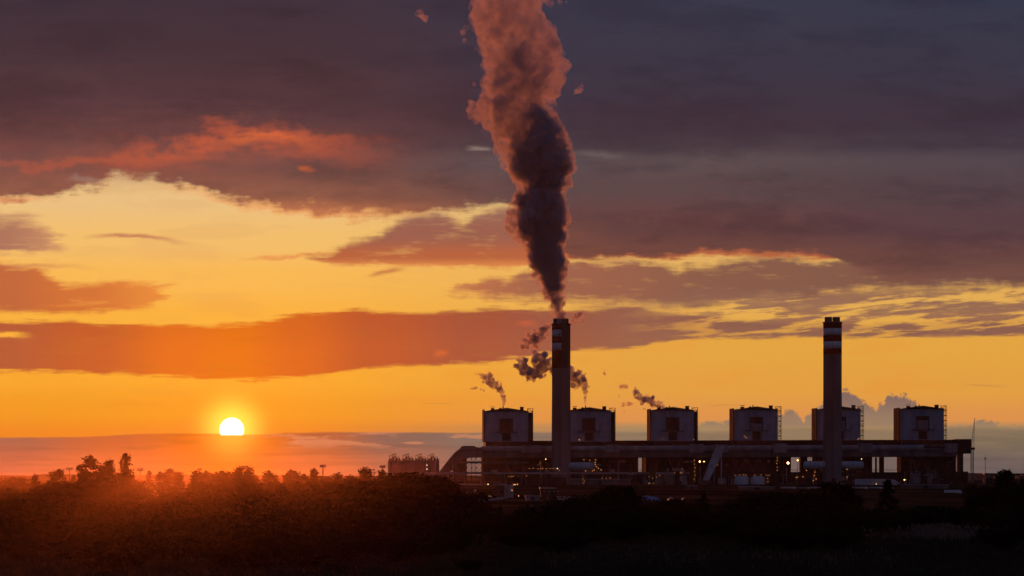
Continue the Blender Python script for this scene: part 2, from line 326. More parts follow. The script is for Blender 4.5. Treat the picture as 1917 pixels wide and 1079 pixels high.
class MB:
    def __init__(s): s.v = []; s.f = []
    def box(s, x0, x1, y0, y1, z0, z1):
        b = len(s.v)
        s.v += [(x, y, z) for z in (z0, z1) for x, y in ((x0, y0), (x1, y0), (x1, y1), (x0, y1))]
        s.f += [tuple(b + i for i in q) for q in ((3, 2, 1, 0), (4, 5, 6, 7), (0, 1, 5, 4), (1, 2, 6, 5), (2, 3, 7, 6), (3, 0, 4, 7))]
        return s
    def prism(s, pts, y0, y1):
        """outline pts = (x, z) anticlockwise seen from the front, extruded in depth"""
        b = len(s.v); n = len(pts)
        s.v += [(x, y0, z) for x, z in pts] + [(x, y1, z) for x, z in pts]
        s.f.append(tuple(range(b, b + n))); s.f.append(tuple(range(b + 2 * n - 1, b + n - 1, -1)))
        for i in range(n):
            j = (i + 1) % n; s.f.append((b + i, b + n + i, b + n + j, b + j))
        return s
    def tube(s, p, q, r0, r1=None, n=10, caps=True):
        r1 = r0 if r1 is None else r1
        p = Vector(p); q = Vector(q); d = (q - p).normalized()
        a = d.orthogonal().normalized(); c = d.cross(a); b = len(s.v)
        for o, r in ((p, r0), (q, r1)):
            for i in range(n):
                t = 2 * pi * i / n; s.v.append(tuple(o + (a * cos(t) + c * sin(t)) * r))
        for i in range(n):
            j = (i + 1) % n; s.f.append((b + i, b + j, b + n + j, b + n + i))
        if caps: s.f.append(tuple(range(b + n - 1, b - 1, -1))); s.f.append(tuple(range(b + n, b + 2 * n)))
        return s
    def lathe(s, prof, n=24, a0=0.0, a1=2 * pi, cx=0, cy_=0):
        full = abs(a1 - a0 - 2 * pi) < 1e-6; b = len(s.v); k = n if full else n + 1
        for r, z in prof:
            for i in range(k):
                t = a0 + (a1 - a0) * i / n; s.v.append((cx + r * cos(t), cy_ + r * sin(t), z))
        for j in range(len(prof) - 1):
            for i in range(n):
                i2 = (i + 1) % k if full else i + 1
                s.f.append((b + j * k + i, b + j * k + i2, b + (j + 1) * k + i2, b + (j + 1) * k + i))
        return s
    def ball(s, c, r, n=6):
        prof = [(r * sin(pi * j / n) + 1e-4, c[2] - r * cos(pi * j / n)) for j in range(n + 1)]
        return s.lathe(prof, 8, cx=c[0], cy_=c[1])
    def frame(s, x0, x1, z0, z1, n, y, r):
        """lattice panel: two chords, posts and diagonals"""
        s.tube((x0, y, z0), (x0, y, z1), r, n=4); s.tube((x1, y, z0), (x1, y, z1), r, n=4)
        for i in range(n + 1):
            z = z0 + (z1 - z0) * i / n; s.tube((x0, y, z), (x1, y, z), r * .8, n=4)
            if i < n:
                zz = z0 + (z1 - z0) * (i + 1) / n
                s.tube((x0 if i % 2 else x1, y, z), (x1 if i % 2 else x0, y, zz), r * .7, n=4)
        return s
    def build(s, name, m, parent=None, smooth_=False):
        me = bpy.data.meshes.new(name); me.from_pydata(s.v, [], s.f); me.materials.append(m); me.update()
        if smooth_:
            for p in me.polygons: p.use_smooth = True
        o = bpy.data.objects.new(name, me); COL.objects.link(o)
        if parent: o.parent = parent
        return o

RZ = radians(4.3)
ROW = 3400.0
class Place:
    """photo rows and columns -> metres in the frame of one thing standing at depth D"""
    def __init__(s, px, D, name, label, cat, group=None, rz=0.0):
        s.D = D; s.s = D / F; s.px = px
        s.o = empty(name, (wx(px, D), D, 0), label, cat, group, rz)
    def X(s, px): return (px - s.px) * s.s
    def Z(s, py): return wz(py, s.D)
    def B(s, px0, px1, py0, py1, y0, y1, mb=None):
        return (mb or MB()).box(s.X(px0), s.X(px1), y0, y1, max(0, s.Z(py1)) if py1 < 905 else 0.0, s.Z(py0))
def rowD(px): return ROW + (px - CX) * 0.7147 * math.tan(RZ)
def lamps(P, pts, y, m='lamp', r=0.75):
    for px, py in pts:
        if P.Z(py) < r: continue
        MB().ball((P.X(px), y - r * 1.2, P.Z(py)), r * .85).build('lamp', MT[m], P.o)

# exact version of the photo -> row mapping for rotated things
def _X(s, px):
    k = (px - CX) / F; rz = s.o.rotation_euler[2]; X0 = s.o.location[0]
    return (k * s.D - X0) / (cos(rz) - k * sin(rz))
def _Z(s, py, px=None):
    d = s.D + (s.X(px) * sin(s.o.rotation_euler[2]) if px is not None else 0)
    return wz(py, d)
Place.X = _X; Place.Z = _Z
def rowD(px):
    return ROW / (1 - (px - CX) / F * math.tan(RZ))

# ------------------------------------------------------------------ ground, hills, haze
def ground_h(x, y):
    h = mn.fractal(Vector((x / 260, y / 260, 0.3)), 1.0, 2.0, 4) * 0.9
    near = max(0, min(1, (y - 200) / 250))
    return h * (0.25 + 0.75 * near) * (1 - max(0, min(1, (y - 850) / 350))) - 0.3
def ground_sheet():
    ys = [-250, -100, 0, 60, 120, 170]
    y = 200
    while y < 8400: ys.append(y); y += 6 + (y - 200) * 0.035
    ys.append(8450); v = []; f = []; nx = 90
    for j, y in enumerate(ys):
        hw = max(240, y * 0.32)
        for i in range(nx + 1):
            x = (i / nx * 2 - 1) * (hw if i not in (0, nx) else 2900)
            v.append((x, y, ground_h(x, y)))
    for j in range(len(ys) - 1):
        for i in range(nx):
            a = j * (nx + 1) + i; f.append((a, a + 1, a + nx + 2, a + nx + 1))
    me = bpy.data.meshes.new('ground'); me.from_pydata(v, [], f)
    for p in me.polygons: p.use_smooth = True
    o = bpy.data.objects.new('ground', me); COL.objects.link(o); o['kind'] = 'structure'
    m = bpy.data.materials.new('field_ground'); m.use_nodes = True; t = m.node_tree; b = t.nodes['Principled BSDF']
    b.inputs['Roughness'].default_value = 1; b.inputs['Specular IOR Level'].default_value = 0
    tx = t.nodes.new('ShaderNodeTexCoord')
    def nn(scale, stretch, d):
        mp = t.nodes.new('ShaderNodeMapping'); mp.inputs['Scale'].default_value = stretch
        n = t.nodes.new('ShaderNodeTexNoise'); n.inputs['Scale'].default_value = scale; n.inputs['Detail'].default_value = d
        t.links.new(tx.outputs['Object'], mp.inputs[0]); t.links.new(mp.outputs[0], n.inputs[0]); return n
    a = nn(0.012, (1, 0.35, 1), 6); c = nn(0.5, (1, 0.3, 1), 6)
    r = t.nodes.new('ShaderNodeValToRGB'); e = r.color_ramp.elements
    e[0].position = .38; e[0].color = (0.020, 0.016, 0.011, 1); e[1].position = .6; e[1].color = (0.095, 0.066, 0.042, 1)
    k = e.new(.48); k.color = (0.045, 0.033, 0.021, 1)
    r2 = t.nodes.new('ShaderNodeValToRGB'); r2.color_ramp.elements[0].position = .35; r2.color_ramp.elements[0].color = (.45, .45, .45, 1)
    r2.color_ramp.elements[1].position = .65; r2.color_ramp.elements[1].color = (1.2, 1.2, 1.2, 1)
    mx = t.nodes.new('ShaderNodeMix'); mx.data_type = 'RGBA'; mx.blend_type = 'MULTIPLY'; mx.inputs[0].default_value = 1
    t.links.new(a.outputs['Fac'], r.inputs[0]); t.links.new(c.outputs['Fac'], r2.inputs[0])
    t.links.new(r.outputs[0], mx.inputs[6]); t.links.new(r2.outputs[0], mx.inputs[7]); t.links.new(mx.outputs[2], b.inputs['Base Color'])
    me.materials.append(m)
ground_sheet()

def hills(name, pts, D, depth, m):
    """low ridge: crest line given by (column, row) in the photo at distance D"""
    v = []; f = []
    for i, (px, py) in enumerate(pts):
        x = wx(px, D); z = wz(py, D)
        for dy_, k in ((-depth * .5, -0.02), (-depth * .2, .7), (0, 1), (depth * .3, .9), (depth * .5, -0.02)):
            v.append((x, D + dy_, z * k + (mn.noise(Vector((x / 90, dy_ / 90, 1))) * 1.2 if k > 0 else 0)))
    for i in range(len(pts) - 1):
        for j in range(4):
            a = i * 5 + j; f.append((a, a + 5, a + 6, a + 1))
    me = bpy.data.meshes.new(name); me.from_pydata(v, [], f); me.materials.append(m)
    for p in me.polygons: p.use_smooth = True
    o = bpy.data.objects.new(name, me); COL.objects.link(o); o['kind'] = 'structure'
HM = mat('hill_scrub', (0.07, 0.06, 0.05), 1, 0.3, 0.01)
def dense(pts, step=14, jit=0.5):
    o = []
    for (a, b), (c, d) in zip(pts, pts[1:]):
        n = max(1, int((c - a) / step))
        for i in range(n): o.append((a + (c - a) * i / n, b + (d - b) * i / n + random.uniform(-jit, jit)))
    return o + [pts[-1]]
hills('hills', dense([(-1500, 890), (-400, 889), (60, 890.5), (72, 888.2), (210, 888), (240, 890), (400, 889.5), (560, 891), (620, 891.5), (900, 890)]), 7600, 500, HM)
hills('far_ridge', dense([(560, 892), (800, 891), (1100, 889), (1400, 888), (1600, 887), (1780, 885.8), (1850, 886.4), (1917, 886.6), (2400, 887), (3800, 889)], 14, 0.25), 8000, 400, HM)

hb = MB().box(-2950, 2950, -260, 8500, -3.0, 740).build('haze', None)
hb.data.materials.clear()
hm = bpy.data.materials.new('haze_air'); hm.use_nodes = True; t = hm.node_tree; t.nodes.clear()
pv = t.nodes.new('ShaderNodeVolumePrincipled'); ou = t.nodes.new('ShaderNodeOutputMaterial')
pv.inputs['Density Attribute'].default_value = ''; pv.inputs['Temperature Attribute'].default_value = ''
pv.inputs['Color'].default_value = (0.95, 0.88, 0.84, 1); pv.inputs['Density'].default_value = 2.8e-6
pv.inputs['Anisotropy'].default_value = 0.70
t.links.new(pv.outputs[0], ou.inputs['Volume']); hb.data.materials.append(hm)
hm.cycles.homogeneous_volume = True
hb['kind'] = 'stuff'
# volumes added over wood and field, shaped to make the sun's glow
def mist():
    g = MB(); pl = [(-187, 30), (45, 30), (45, 600), (-187, 600)]
    g.v = [(x, y, -2.6) for x, y in pl] + [(x, y, 18) for x, y in pl]
    g.f = [(3, 2, 1, 0), (4, 5, 6, 7), (0, 1, 5, 4), (1, 2, 6, 5), (2, 3, 7, 6), (3, 0, 4, 7)]
    m = bpy.data.materials.new('glow_mist_air'); m.use_nodes = True; t = m.node_tree; t.nodes.clear()
    pv = t.nodes.new('ShaderNodeVolumePrincipled'); ou = t.nodes.new('ShaderNodeOutputMaterial')
    pv.inputs['Density Attribute'].default_value = ''; pv.inputs['Temperature Attribute'].default_value = ''
    pv.inputs['Color'].default_value = (0.28, 0.175, 0.10, 1); pv.inputs['Density'].default_value = 1.6e-4
    pv.inputs['Anisotropy'].default_value = 0.90
    t.links.new(pv.outputs[0], ou.inputs['Volume']); m.cycles.homogeneous_volume = True
    m0 = m.copy(); m0.name = 'wood_glow_air'; t = m0.node_tree; m0.cycles.homogeneous_volume = False
    pv = [n for n in t.nodes if n.type == 'PRINCIPLED_VOLUME'][0]
    tx = t.nodes.new('ShaderNodeTexCoord'); sx = t.nodes.new('ShaderNodeSeparateXYZ'); t.links.new(tx.outputs['Object'], sx.inputs[0])
    def rmp(o_, a, b, c, d):
        q = t.nodes.new('ShaderNodeMapRange'); q.interpolation_type = 'SMOOTHSTEP'
        for k_, v_ in zip(('From Min', 'From Max', 'To Min', 'To Max'), (a, b, c, d)): q.inputs[k_].default_value = v_
        t.links.new(o_, q.inputs['Value']); return q.outputs[0]
    def mul(a, b):
        q = t.nodes.new('ShaderNodeMath'); q.operation = 'MULTIPLY'; t.links.new(a, q.inputs[0]); t.links.new(b, q.inputs[1]); return q.outputs[0]
    # thickest over the wood at the left, thinning towards the plant and towards the near ground
    t.links.new(mul(rmp(sx.outputs[2], 7, 17.5, 1.0, 0), mul(rmp(sx.outputs[0], -66, 5, 4.6e-4, 0), rmp(sx.outputs[1], 30, 380, .25, 1.0))), pv.inputs['Density'])
    m0.cycles.volume_step_rate = 0.6
    o = g.build('glow_mist', m0); o['kind'] = 'stuff'
    m2 = m.copy(); m2.name = 'field_glow_air'; pm = [n for n in m2.node_tree.nodes if n.type == 'PRINCIPLED_VOLUME'][0]; pm.inputs['Density'].default_value = 1.0e-4
    m2.cycles.homogeneous_volume = True
    g = MB(); g.box(-330, -75, 605, 1650, -2.6, 11.5); o = g.build('field_glow_mist', m2); o['kind'] = 'stuff'  # second added volume, makes the air glow behind the wood
mist()

# ------------------------------------------------------------------ chimneys
def chimney(px0, px1, ytop_body, ytop, yb, D, label, bands, half):
    pc = (px0 + px1) / 2
    P = Place(pc, D, 'chimney', label, 'chimney', 'tall power station chimneys')
    R = (px1 - px0) / 2 * P.s; zt = P.Z(ytop_body)
    edges = sorted({0.0, 18.0, zt} | {P.Z(y) for b in bands for y in b[:2]})
    MB().lathe([(R * 1.05, -1), (R * 1.03, 40), (R * 0.985, 120), (R * 0.98, zt), (R * 0.86, zt + .02), (R * 0.3, zt + .05)], 40).build('shaft', MT['conc'], P.o, True)
    MB().lathe([(R * 1.0, zt - 1.6), (R * 1.04, zt - 1.4), (R * 1.04, zt - .6), (R * .99, zt - .5)], 40).build('rim_ring', MT['darkconc'], P.o)
    for y0, y1, mm in bands:
        a0, a1 = (radians(165), radians(271)) if half else (0, 2 * pi)
        rr = R * 0.992
        MB().lathe([(rr - .1, P.Z(y1)), (rr, P.Z(y1) + .02), (rr, P.Z(y0) - .02), (rr - .1, P.Z(y0))], 36, a0, a1).build('painted_band', MT[mm], P.o, True)
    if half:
        MB().lathe([(R * .986, P.Z(690)), (R * .988, P.Z(688)), (R * .99, zt - 1.7)], 30, radians(271.5), radians(375)).build('dark_patch', MT['darkconc'], P.o, True)  # upper right face of the shaft, drawn darker than the concrete body
    for s_ in (-1, 1):
        MB().lathe([(R * .40, zt - 2), (R * .40, P.Z(ytop)), (R * .34, P.Z(ytop)), (R * .34, zt + 2)], 24, cx=s_ * R * .42 - R * .02).build('flue', MT['darkconc'], P.o, True)
        g = MB(); g.lathe([(R * .41, P.Z(ytop) - 3.0), (R * .43, P.Z(ytop) - 2.6), (R * .41, P.Z(ytop) - 2.2)], 24, cx=s_ * R * .42 - R * .02); g.build('flue_ring', MT['steel'], P.o)
    # railing platforms round the shaft
    for y in (ytop_body + 2.2,):
        g = MB(); z = P.Z(y)
        for i in range(24):
            a = 2 * pi * i / 24; g.tube((R * 1.08 * cos(a), R * 1.08 * sin(a), z), (R * 1.08 * cos(a), R * 1.08 * sin(a), z + 1.6), .08, n=4)
        g.lathe([(R * .98, z - .2), (R * 1.09, z - .15), (R * 1.09, z), (R * .98, z)], 40)
        g.build('platform', MT['steel'], P.o)
    lad = MB(); a = radians(262)
    for o_ in (-.5, .5):
        lad.tube((R * 1.07 * cos(a) + o_, R * 1.07 * sin(a), 5), (R * 1.01 * cos(a) + o_, R * 1.01 * sin(a), zt), .12, n=4)
    for i in range(int(zt / 3)):
        lad.box(R * 1.05 * cos(a) - .5, R * 1.05 * cos(a) + .5, R * 1.07 * sin(a) - .05, R * 1.07 * sin(a) + .05, 6 + i * 2.8, 6.2 + i * 2.8)
    lad.build('ladder', MT['steel'], P.o)
    MB().box(-3, 3, -R * 1.12, -R * .9, 0, 8).build('door_porch', MT['dark'], P.o)
    return P, R
B_L = [(605.5 + 2, 618, 'red'), (618, 631, 'dimwhite'), (631, 643, 'red'), (643, 656, 'dimwhite'), (656, 690, 'red')]
PL, RL = chimney(1033, 1068, 606, 597, 905, 3240, 'smoking concrete chimney under the big plume, faded bands on its left half only', [(y0, y1, m_) for y0, y1, m_ in B_L], True)
B_R = [(604, 615.5, 'red'), (615.5, 628, 'white'), (628, 640, 'red'), (640, 653, 'white'), (653, 664, 'red')]
PR, RR = chimney(1541, 1576, 603, 594, 905, 3290, 'smokeless concrete chimney ringed by two clean white bands between red ones', B_R, False)
lamps(PR, [(1539.3, 874), (1520.0, 884)][:0], 0)

def duct(P, pxa, pxb, ya, yb, label):
    """flue gas duct: horizontal cylinder with a domed end, on trestle legs"""
    D = P.D - 4; c = (pxa + pxb) / 2
    Q = Place(c, D, 'flue_duct', label, 'duct', 'flue gas ducts beside the chimneys')
    r = (yb - ya) / 2 * Q.s; z = Q.Z((ya + yb) / 2); L = abs(pxb - pxa) / 2 * Q.s
    b = MB(); n = 20; prof = [(-L, .05), (-L, .0)]; ring = [(-L + r * .35 * (1 - cos(t * pi / 8)), r * sin(t * pi / 8)) for t in range(0, 5)]
    ring += [(L - r * .35 * (1 - cos(t * pi / 8)), r * sin(t * pi / 8)) for t in range(4, -1, -1)]
    k = len(b.v)
    for x, rr in ring:
        for i in range(n):
            a = 2 * pi * i / n; b.v.append((x, rr * cos(a), z + rr * sin(a)))
    for j in range(len(ring) - 1):
        for i in range(n):
            i2 = (i + 1) % n; b.f.append((j * n + i, j * n + i2, (j + 1) * n + i2, (j + 1) * n + i))
    b.build('duct_shell', MT['tank'], Q.o, True)
    for i in range(5):
        x = -L + (i + .5) * 2 * L / 5
        MB().tube((x - .25, 0, z), (x + .25, 0, z), r * 1.04, n=20).build('stiffener_ring', MT['galv'], Q.o)
    for x in (-L * .6, L * .5):
        g = MB(); g.tube((x, -r * .7, 0), (x, -r * .7, z - r * .5), .5, n=6); g.tube((x, r * .7, 0), (x, r * .7, z - r * .5), .5, n=6)
        g.tube((x, -r * .7, z * .35), (x, r * .7, z * .6), .3, n=4)
        g.build('trestle_leg', MT['dark'], Q.o)
    return Q
duct(PL, 1063, 1111, 866, 880, 'pale duct cylinder joining the right side of the smoking chimney')
q = duct(PR, 1504, 1545, 864, 878, 'pale blue duct cylinder left of the smokeless banded chimney')
q = duct(PR, 1574, 1617, 864, 878, 'pale blue duct cylinder right of the smokeless banded chimney')

# ------------------------------------------------------------------ boiler houses
# wall x0,x1, eave row, peak row, foot row, shaft row, lower block x0,x1, solid tower?, lamps
UN = [
 (908.5, 989, 771, 763.6, 827, 766, 903, 1040, True, 'boiler house farthest left, beside the smoking chimney, with a short curling smoke'),
 (1062.5, 1144, 770, 762.6, 827, 765, 1045, 1195, True, 'boiler house partly hidden behind the smoking chimney on its right'),
 (1221, 1299, 769, 762, 826, 765, 1209, 1345, True, 'boiler house left of the inclined conveyor, a torn smoke drifting off its roof'),
 (1377.5, 1456, 768, 761, 825, 764, 1345, 1481, False, 'boiler house right of the inclined conveyor, clear of both chimneys'),
 (1533.5, 1611, 767.5, 760.3, 824.5, 763.5, 1530, 1633, False, 'boiler house mostly hidden behind the smokeless banded chimney'),
 (1689, 1767, 766.5, 759.6, 824, 763, 1687, 1790, False, 'boiler house farthest right, above the arched doors and next to the crane'),
]
for ui, (x0, x1, ye, yp, yb, ys, l0, l1, solid, lab) in enumerate(UN):
    P = Place(x0, rowD(x0), 'boiler_house', lab, 'boiler house', 'row of six boiler houses', RZ)
    W = P.X(x1); h0, he, hp = P.Z(yb), P.Z(ye), P.Z(yp); s = P.s
    MB().box(0, W, 0, 47, h0, he).build('wall', MT['clad'], P.o)
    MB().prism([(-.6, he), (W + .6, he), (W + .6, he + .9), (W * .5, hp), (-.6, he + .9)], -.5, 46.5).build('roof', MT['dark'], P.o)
    MB().box(-.35, W + .35, -.35, -.02, he - 2.2, he - .02).build('eaves_band', MT['cladtrim'], P.o)
    MB().box(W * .01, W - .4, -.9, 47.6, h0 - 6, h0 - .02).build('hopper_band', MT['rust'], P.o)
    for fx in (.14, .82):
        g = MB(); g.box(W * fx, W * fx + 4.6, 6, 11, he, hp - .3 + (1.2 if fx > .5 else 0)); g.box(W * fx - .4, W * fx + 5, 5.6, 11.4, hp + .9, hp + 1.5)
        g.build('roof_vent', MT['dark'], P.o)
    MB().box(W * .33, W * .33 + 3, 5, 8, he, hp).build('roof_vent', MT['dark'], P.o)
    MB().tube((W * .42, 4, he), (W * .42, 4, hp + 1.6), .9, n=8).build('steam_pipe', MT['galv'], P.o)
    sh = MB().box(-1.2, -.02, 14, 47, h0, P.Z(ys)); sh.build('lift_shaft', MT['dark'], P.o)
    # recess with louvre panel, platform and lower panel
    c = W * .49
    fr = MB(); fr.box(c - 9, c + 9, -.5, -.03, he - 10.4, he - 9.2); fr.box(c - 9, c - 7.9, -.5, -.03, he - 27, he - 10.4); fr.box(c + 7.9, c + 9, -.5, -.03, he - 27, he - 10.4); fr.build('panel_frame', MT['steel'], P.o)
    if ui in (0, 1, 2):
        MB().box(c - 7.9, c + 7.9, -.3, -.02, he - 27, he - 10.4).build('louvre_panel', MT['dark'], P.o)
    else:
        MB().box(c - 7.9, c + 7.9, -.3, -.02, he - 15 - (0 if ui != 3 else 3), he - 10.4).build('louvre_panel', MT['dark'], P.o)
        MB().box(c - 7.6, c + 7.6, -.4, -.02, he - 26, he - 15.2 - (0 if ui != 3 else 3)).build('door_panel', MT['cladtrim'], P.o)
    g = MB(); g.box(c - 15, c + 15, -3, -.02, he - 28.3, he - 27.5)
    for i in range(13): g.box(c - 15 + i * 2.5 - .08, c - 15 + i * 2.5 + .08, -3, -2.84, he - 27.5, he - 26)
    g.box(c - 15, c + 15, -3.02, -2.9, he - 26.1, he - 25.9); g.build('balcony', MT['steel'], P.o)
    g = MB(); g.box(c - 6.5, c + 6.5, -.4, -.02, h0 + .5, he - 28.4); g.build('lower_panel', MT['cladtrim'], P.o)
    g = MB()
    for i in range(3):
        for j in range(4): g.box(c - 5.4 + i * 4, c - 3 + i * 4, -.55, -.42, h0 + 1.4 + j * 2.9, h0 + 3 + j * 2.9)
    g.box(c - 5.5, c + 5.5, -.43, -.405, h0 + 1.2, h0 + 12)
    g.build('louvre_grille', MT['dark'], P.o)
    MB().tube((W * .62, -.3, h0 + .3), (W * .62, -.3, he - .4), .25, n=6).build('downpipe', MT['cladtrim'], P.o)
    # stair tower behind the right edge
    tw0, tw1 = W + .3, W + 7.6
    g = MB()
    for yy in (15, 21): g.frame(tw0, tw1, h0, P.Z(yp) - .5 + (1 if not solid else 0), 11 if solid else 14, yy, .32)
    for i in range(11):
        z = h0 + 3 + i * (hp - h0 - 4) / 11; g.box(tw0 + .3, tw1 - .3, 15, 21, z, z + .25)
    g.build('stair_tower', MT['steel'], P.o)
    if solid: MB().box(tw0 + .5, tw1 - .3, 16, 20, h0, he - .5).build('tower_cladding', MT['dark'], P.o)
    # lower block under the house
    b0, b1 = P.X(l0), P.X(l1)
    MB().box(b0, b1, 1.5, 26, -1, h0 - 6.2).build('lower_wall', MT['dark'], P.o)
    g = MB(); nb = 5
    for i in range(nb + 1):
        x = b0 + .8 + (b1 - b0 - 1.6) * i / nb; g.box(x - .7, x + .7, .2, 1.48, 0, h0 - 14)
    g.build('columns', MT['rust'], P.o)
    g = MB()
    for a_, b_ in ((.18, .38), (.38, .58)) if ui in (3, 5) else ((.3, .5),):
        xa, xb = b0 + (b1 - b0) * a_, b0 + (b1 - b0) * b_
        g.tube((xa, 0, h0 - 22), ((xa + xb) / 2, 0, h0 - 42), .5, n=5); g.tube((xb, 0, h0 - 22), ((xa + xb) / 2, 0, h0 - 42), .5, n=5)
    g.build('braces', MT['beam'], P.o)
    rnd = random.Random(ui)
    for i in range(14):
        x = rnd.uniform(b0 + 4, b1 - 12); z = rnd.choice([5.6, 11.6, 16, 24.6, 29]); MB().box(x, x + rnd.uniform(3, 10), .6 - rnd.random() * .5, 1.45, z, z + rnd.uniform(1.5, 4.5)).build('equipment_box', MT[rnd.choice(['beam', 'beam', 'gallery', 'rust'])], P.o)
    for z in (11, 24, 34): MB().box(b0, b1, -.6, 1.4, z, z + .5).build('walkway', MT['steel'], P.o)
    for i in range(3):
        x = rnd.uniform(b0 + 6, b1 - 6); MB().tube((x, -.4, 0), (x, -.4, rnd.uniform(18, 34)), rnd.uniform(.5, 1.1), n=8).build('riser_pipe', MT[rnd.choice(['galv', 'beam'])], P.o)
    if ui == 5:
        for i in range(2):
            cx_ = P.X(1714.5 + i * 30); g = MB(); r = 3.6
            arc = [(cx_ + r * cos(t * pi / 8), 11 + r * sin(t * pi / 8)) for t in range(9)]
            g.prism([(cx_ - r, 1), (cx_ + r, 1)] + arc, .4, 1.45); g.build('arched_door', MT['galv'], P.o)
            for o_ in (-1, 1): MB().tube((cx_ + o_ * 5.2, .6, 1), (cx_ + o_ * 5.2, .6, 17), 1.3, n=8).build('silencer', MT['cladtrim'], P.o)
    L = {0: [(1011, 867)], 1: [(1104, 862), (1093, 861), (1115, 861), (1085, 824), (1084, 823.4)], 2: [(1299, 823), (1300, 856), (1300, 862), (1300, 869), (1301, 876), (1300, 883), (1301, 890), (1240, 822), (1299, 897)],
         3: [(1397, 820), (1394, 817), (1455, 857), (1455, 862), (1454, 868), (1455, 875), (1455, 881)], 4: [(1608, 821), (1606, 823)], 5: []}[ui]
    lamps(P, [(x, y) for x, y in L], 0, r=.55)
    for x, y in {0: [], 1: [(1114, 866), (1114, 870), (1116, 874), (1120, 877), (1125, 880), (1112, 880), (1096, 882), (1109, 882)], 2: [], 3: [], 4: [(1540, 879)], 5: [(1612, 860)]}[ui]:
        MB().ball((P.X(x), -1.5, P.Z(y)), .55).build('lamp', MT['lamp'], P.o)

# rear bunker deck with its overhanging end
P = Place(984, rowD(984) + 52, 'bunker_deck', 'long dark deck running behind all the boiler houses, its end overhanging at the right', 'industrial deck', None, RZ)
xa, xb, xc = P.X(984), P.X(1790), P.X(1818)
MB().prism([(xa, P.Z(850, 998)), (xb, P.Z(849, 1790)), (xb, P.Z(823.4, 1790)), (xa, P.Z(825.5, 998))], 0, 14).build('deck', MT['rust'], P.o)
MB().box(xb, xc, -2, 18, P.Z(849.5, 1800), P.Z(822.3, 1800)).build('end_cabin', MT['dark'], P.o)
g = MB()
for i in range(9): g.box(xb + 1 + i * 2.1, xb + 1.9 + i * 2.1, -2.3, -2.02, P.Z(846, 1800), P.Z(826, 1800))
g.build('cladding_ribs', MT['rust'], P.o)
MB().box(P.X(1795), P.X(1804), 2, 12, 0, P.Z(849.5, 1800)).build('pillar', MT['dark'], P.o)
MB().box(P.X(1786), P.X(1811), -4, 14, 0, P.Z(883, 1800)).build('foot_block', MT['dark'], P.o)
for px in (1041, 1199 + 8, 1340, 1652, 1506):
    MB().box(P.X(px - 4), P.X(px + 4), 3, 9, 0, P.Z(849, px)).build('pillar', MT['dark'], P.o)
g = MB()
for px in range(1000, 1800, 5): g.tube((P.X(px), 0, P.Z(824.5, px)), (P.X(px), 0, P.Z(823.0, px)), .08, n=4)
g.build('handrail', MT['steel'], P.o)

# low continuous plant hall between the houses
P = Place(1180, rowD(1180) + 6, 'low_plant_hall', 'low dark hall along the foot of the boiler houses, handrails on its roof', 'plant hall', None, RZ)
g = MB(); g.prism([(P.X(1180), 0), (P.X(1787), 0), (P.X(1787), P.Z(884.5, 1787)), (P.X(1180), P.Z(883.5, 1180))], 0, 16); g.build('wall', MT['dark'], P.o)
g = MB()
for a_, b_ in ((1194, 1205), (1480, 1502), (1632, 1650), (1655, 1681)):
    for py in (881.0, 879.2): g.tube((P.X(a_), 0, P.Z(py, a_)), (P.X(b_), 0, P.Z(py, b_)), .16, n=4)
    for i in range(6):
        px = a_ + (b_ - a_) * i / 5; g.tube((P.X(px), 0, P.Z(884, px)), (P.X(px), 0, P.Z(879.2, px)), .14, n=4)
g.build('handrail', MT['steel'], P.o)
MB().box(P.X(1500), P.X(1531), 2, 14, 10, P.Z(863, 1512)).build('raised_block', MT['dark'], P.o)
MB().box(P.X(1500), P.X(1512), 2, 14, 10, P.Z(850, 1512)).build('raised_block', MT['dark'], P.o)
MB().box(P.X(1524), P.X(1534), 2, 14, 10, P.Z(850, 1524)).build('raised_block', MT['dark'], P.o)
g = MB()
for i in range(5): g.tube((P.X(1512 + i * 3), 2.2, P.Z(863, 1515)), (P.X(1512 + i * 3), 2.2, P.Z(855, 1515)), .18, n=4)
g.tube((P.X(1511), 2.2, P.Z(859.5, 1515)), (P.X(1525), 2.2, P.Z(859.5, 1515)), .18, n=4)
g.build('window_bars', MT['steel'], P.o)
rnd = random.Random(5)
for i in range(46):
    px = rnd.uniform(1185, 1780); w_ = rnd.uniform(2, 11); z = rnd.uniform(0, 9); MB().box(P.X(px), P.X(px) + w_, -rnd.uniform(2, 8) - i * .01, -.02, 0, z + 2).build('annex', MT[rnd.choice(['beam', 'beam', 'gallery', 'dark', 'galv'])], P.o)
for i in range(12):
    px = rnd.uniform(1190, 1775); MB().tube((P.X(px), -9, 0), (P.X(px), -9, rnd.uniform(8, 19)), .35, n=6).build('vent_stack', MT['galv'], P.o)
lamps(P, [(1491, 893.5), (1500.5, 893), (1488, 894), (1523, 884), (1522, 891), (1525, 897), (1520, 900), (1533, 879), (1692.5, 898.2), (1639.5, 906.6), (1507, 881), (1556, 893), (1583, 878.8), (1583, 893.2), (1583, 908)], -9, r=.7)

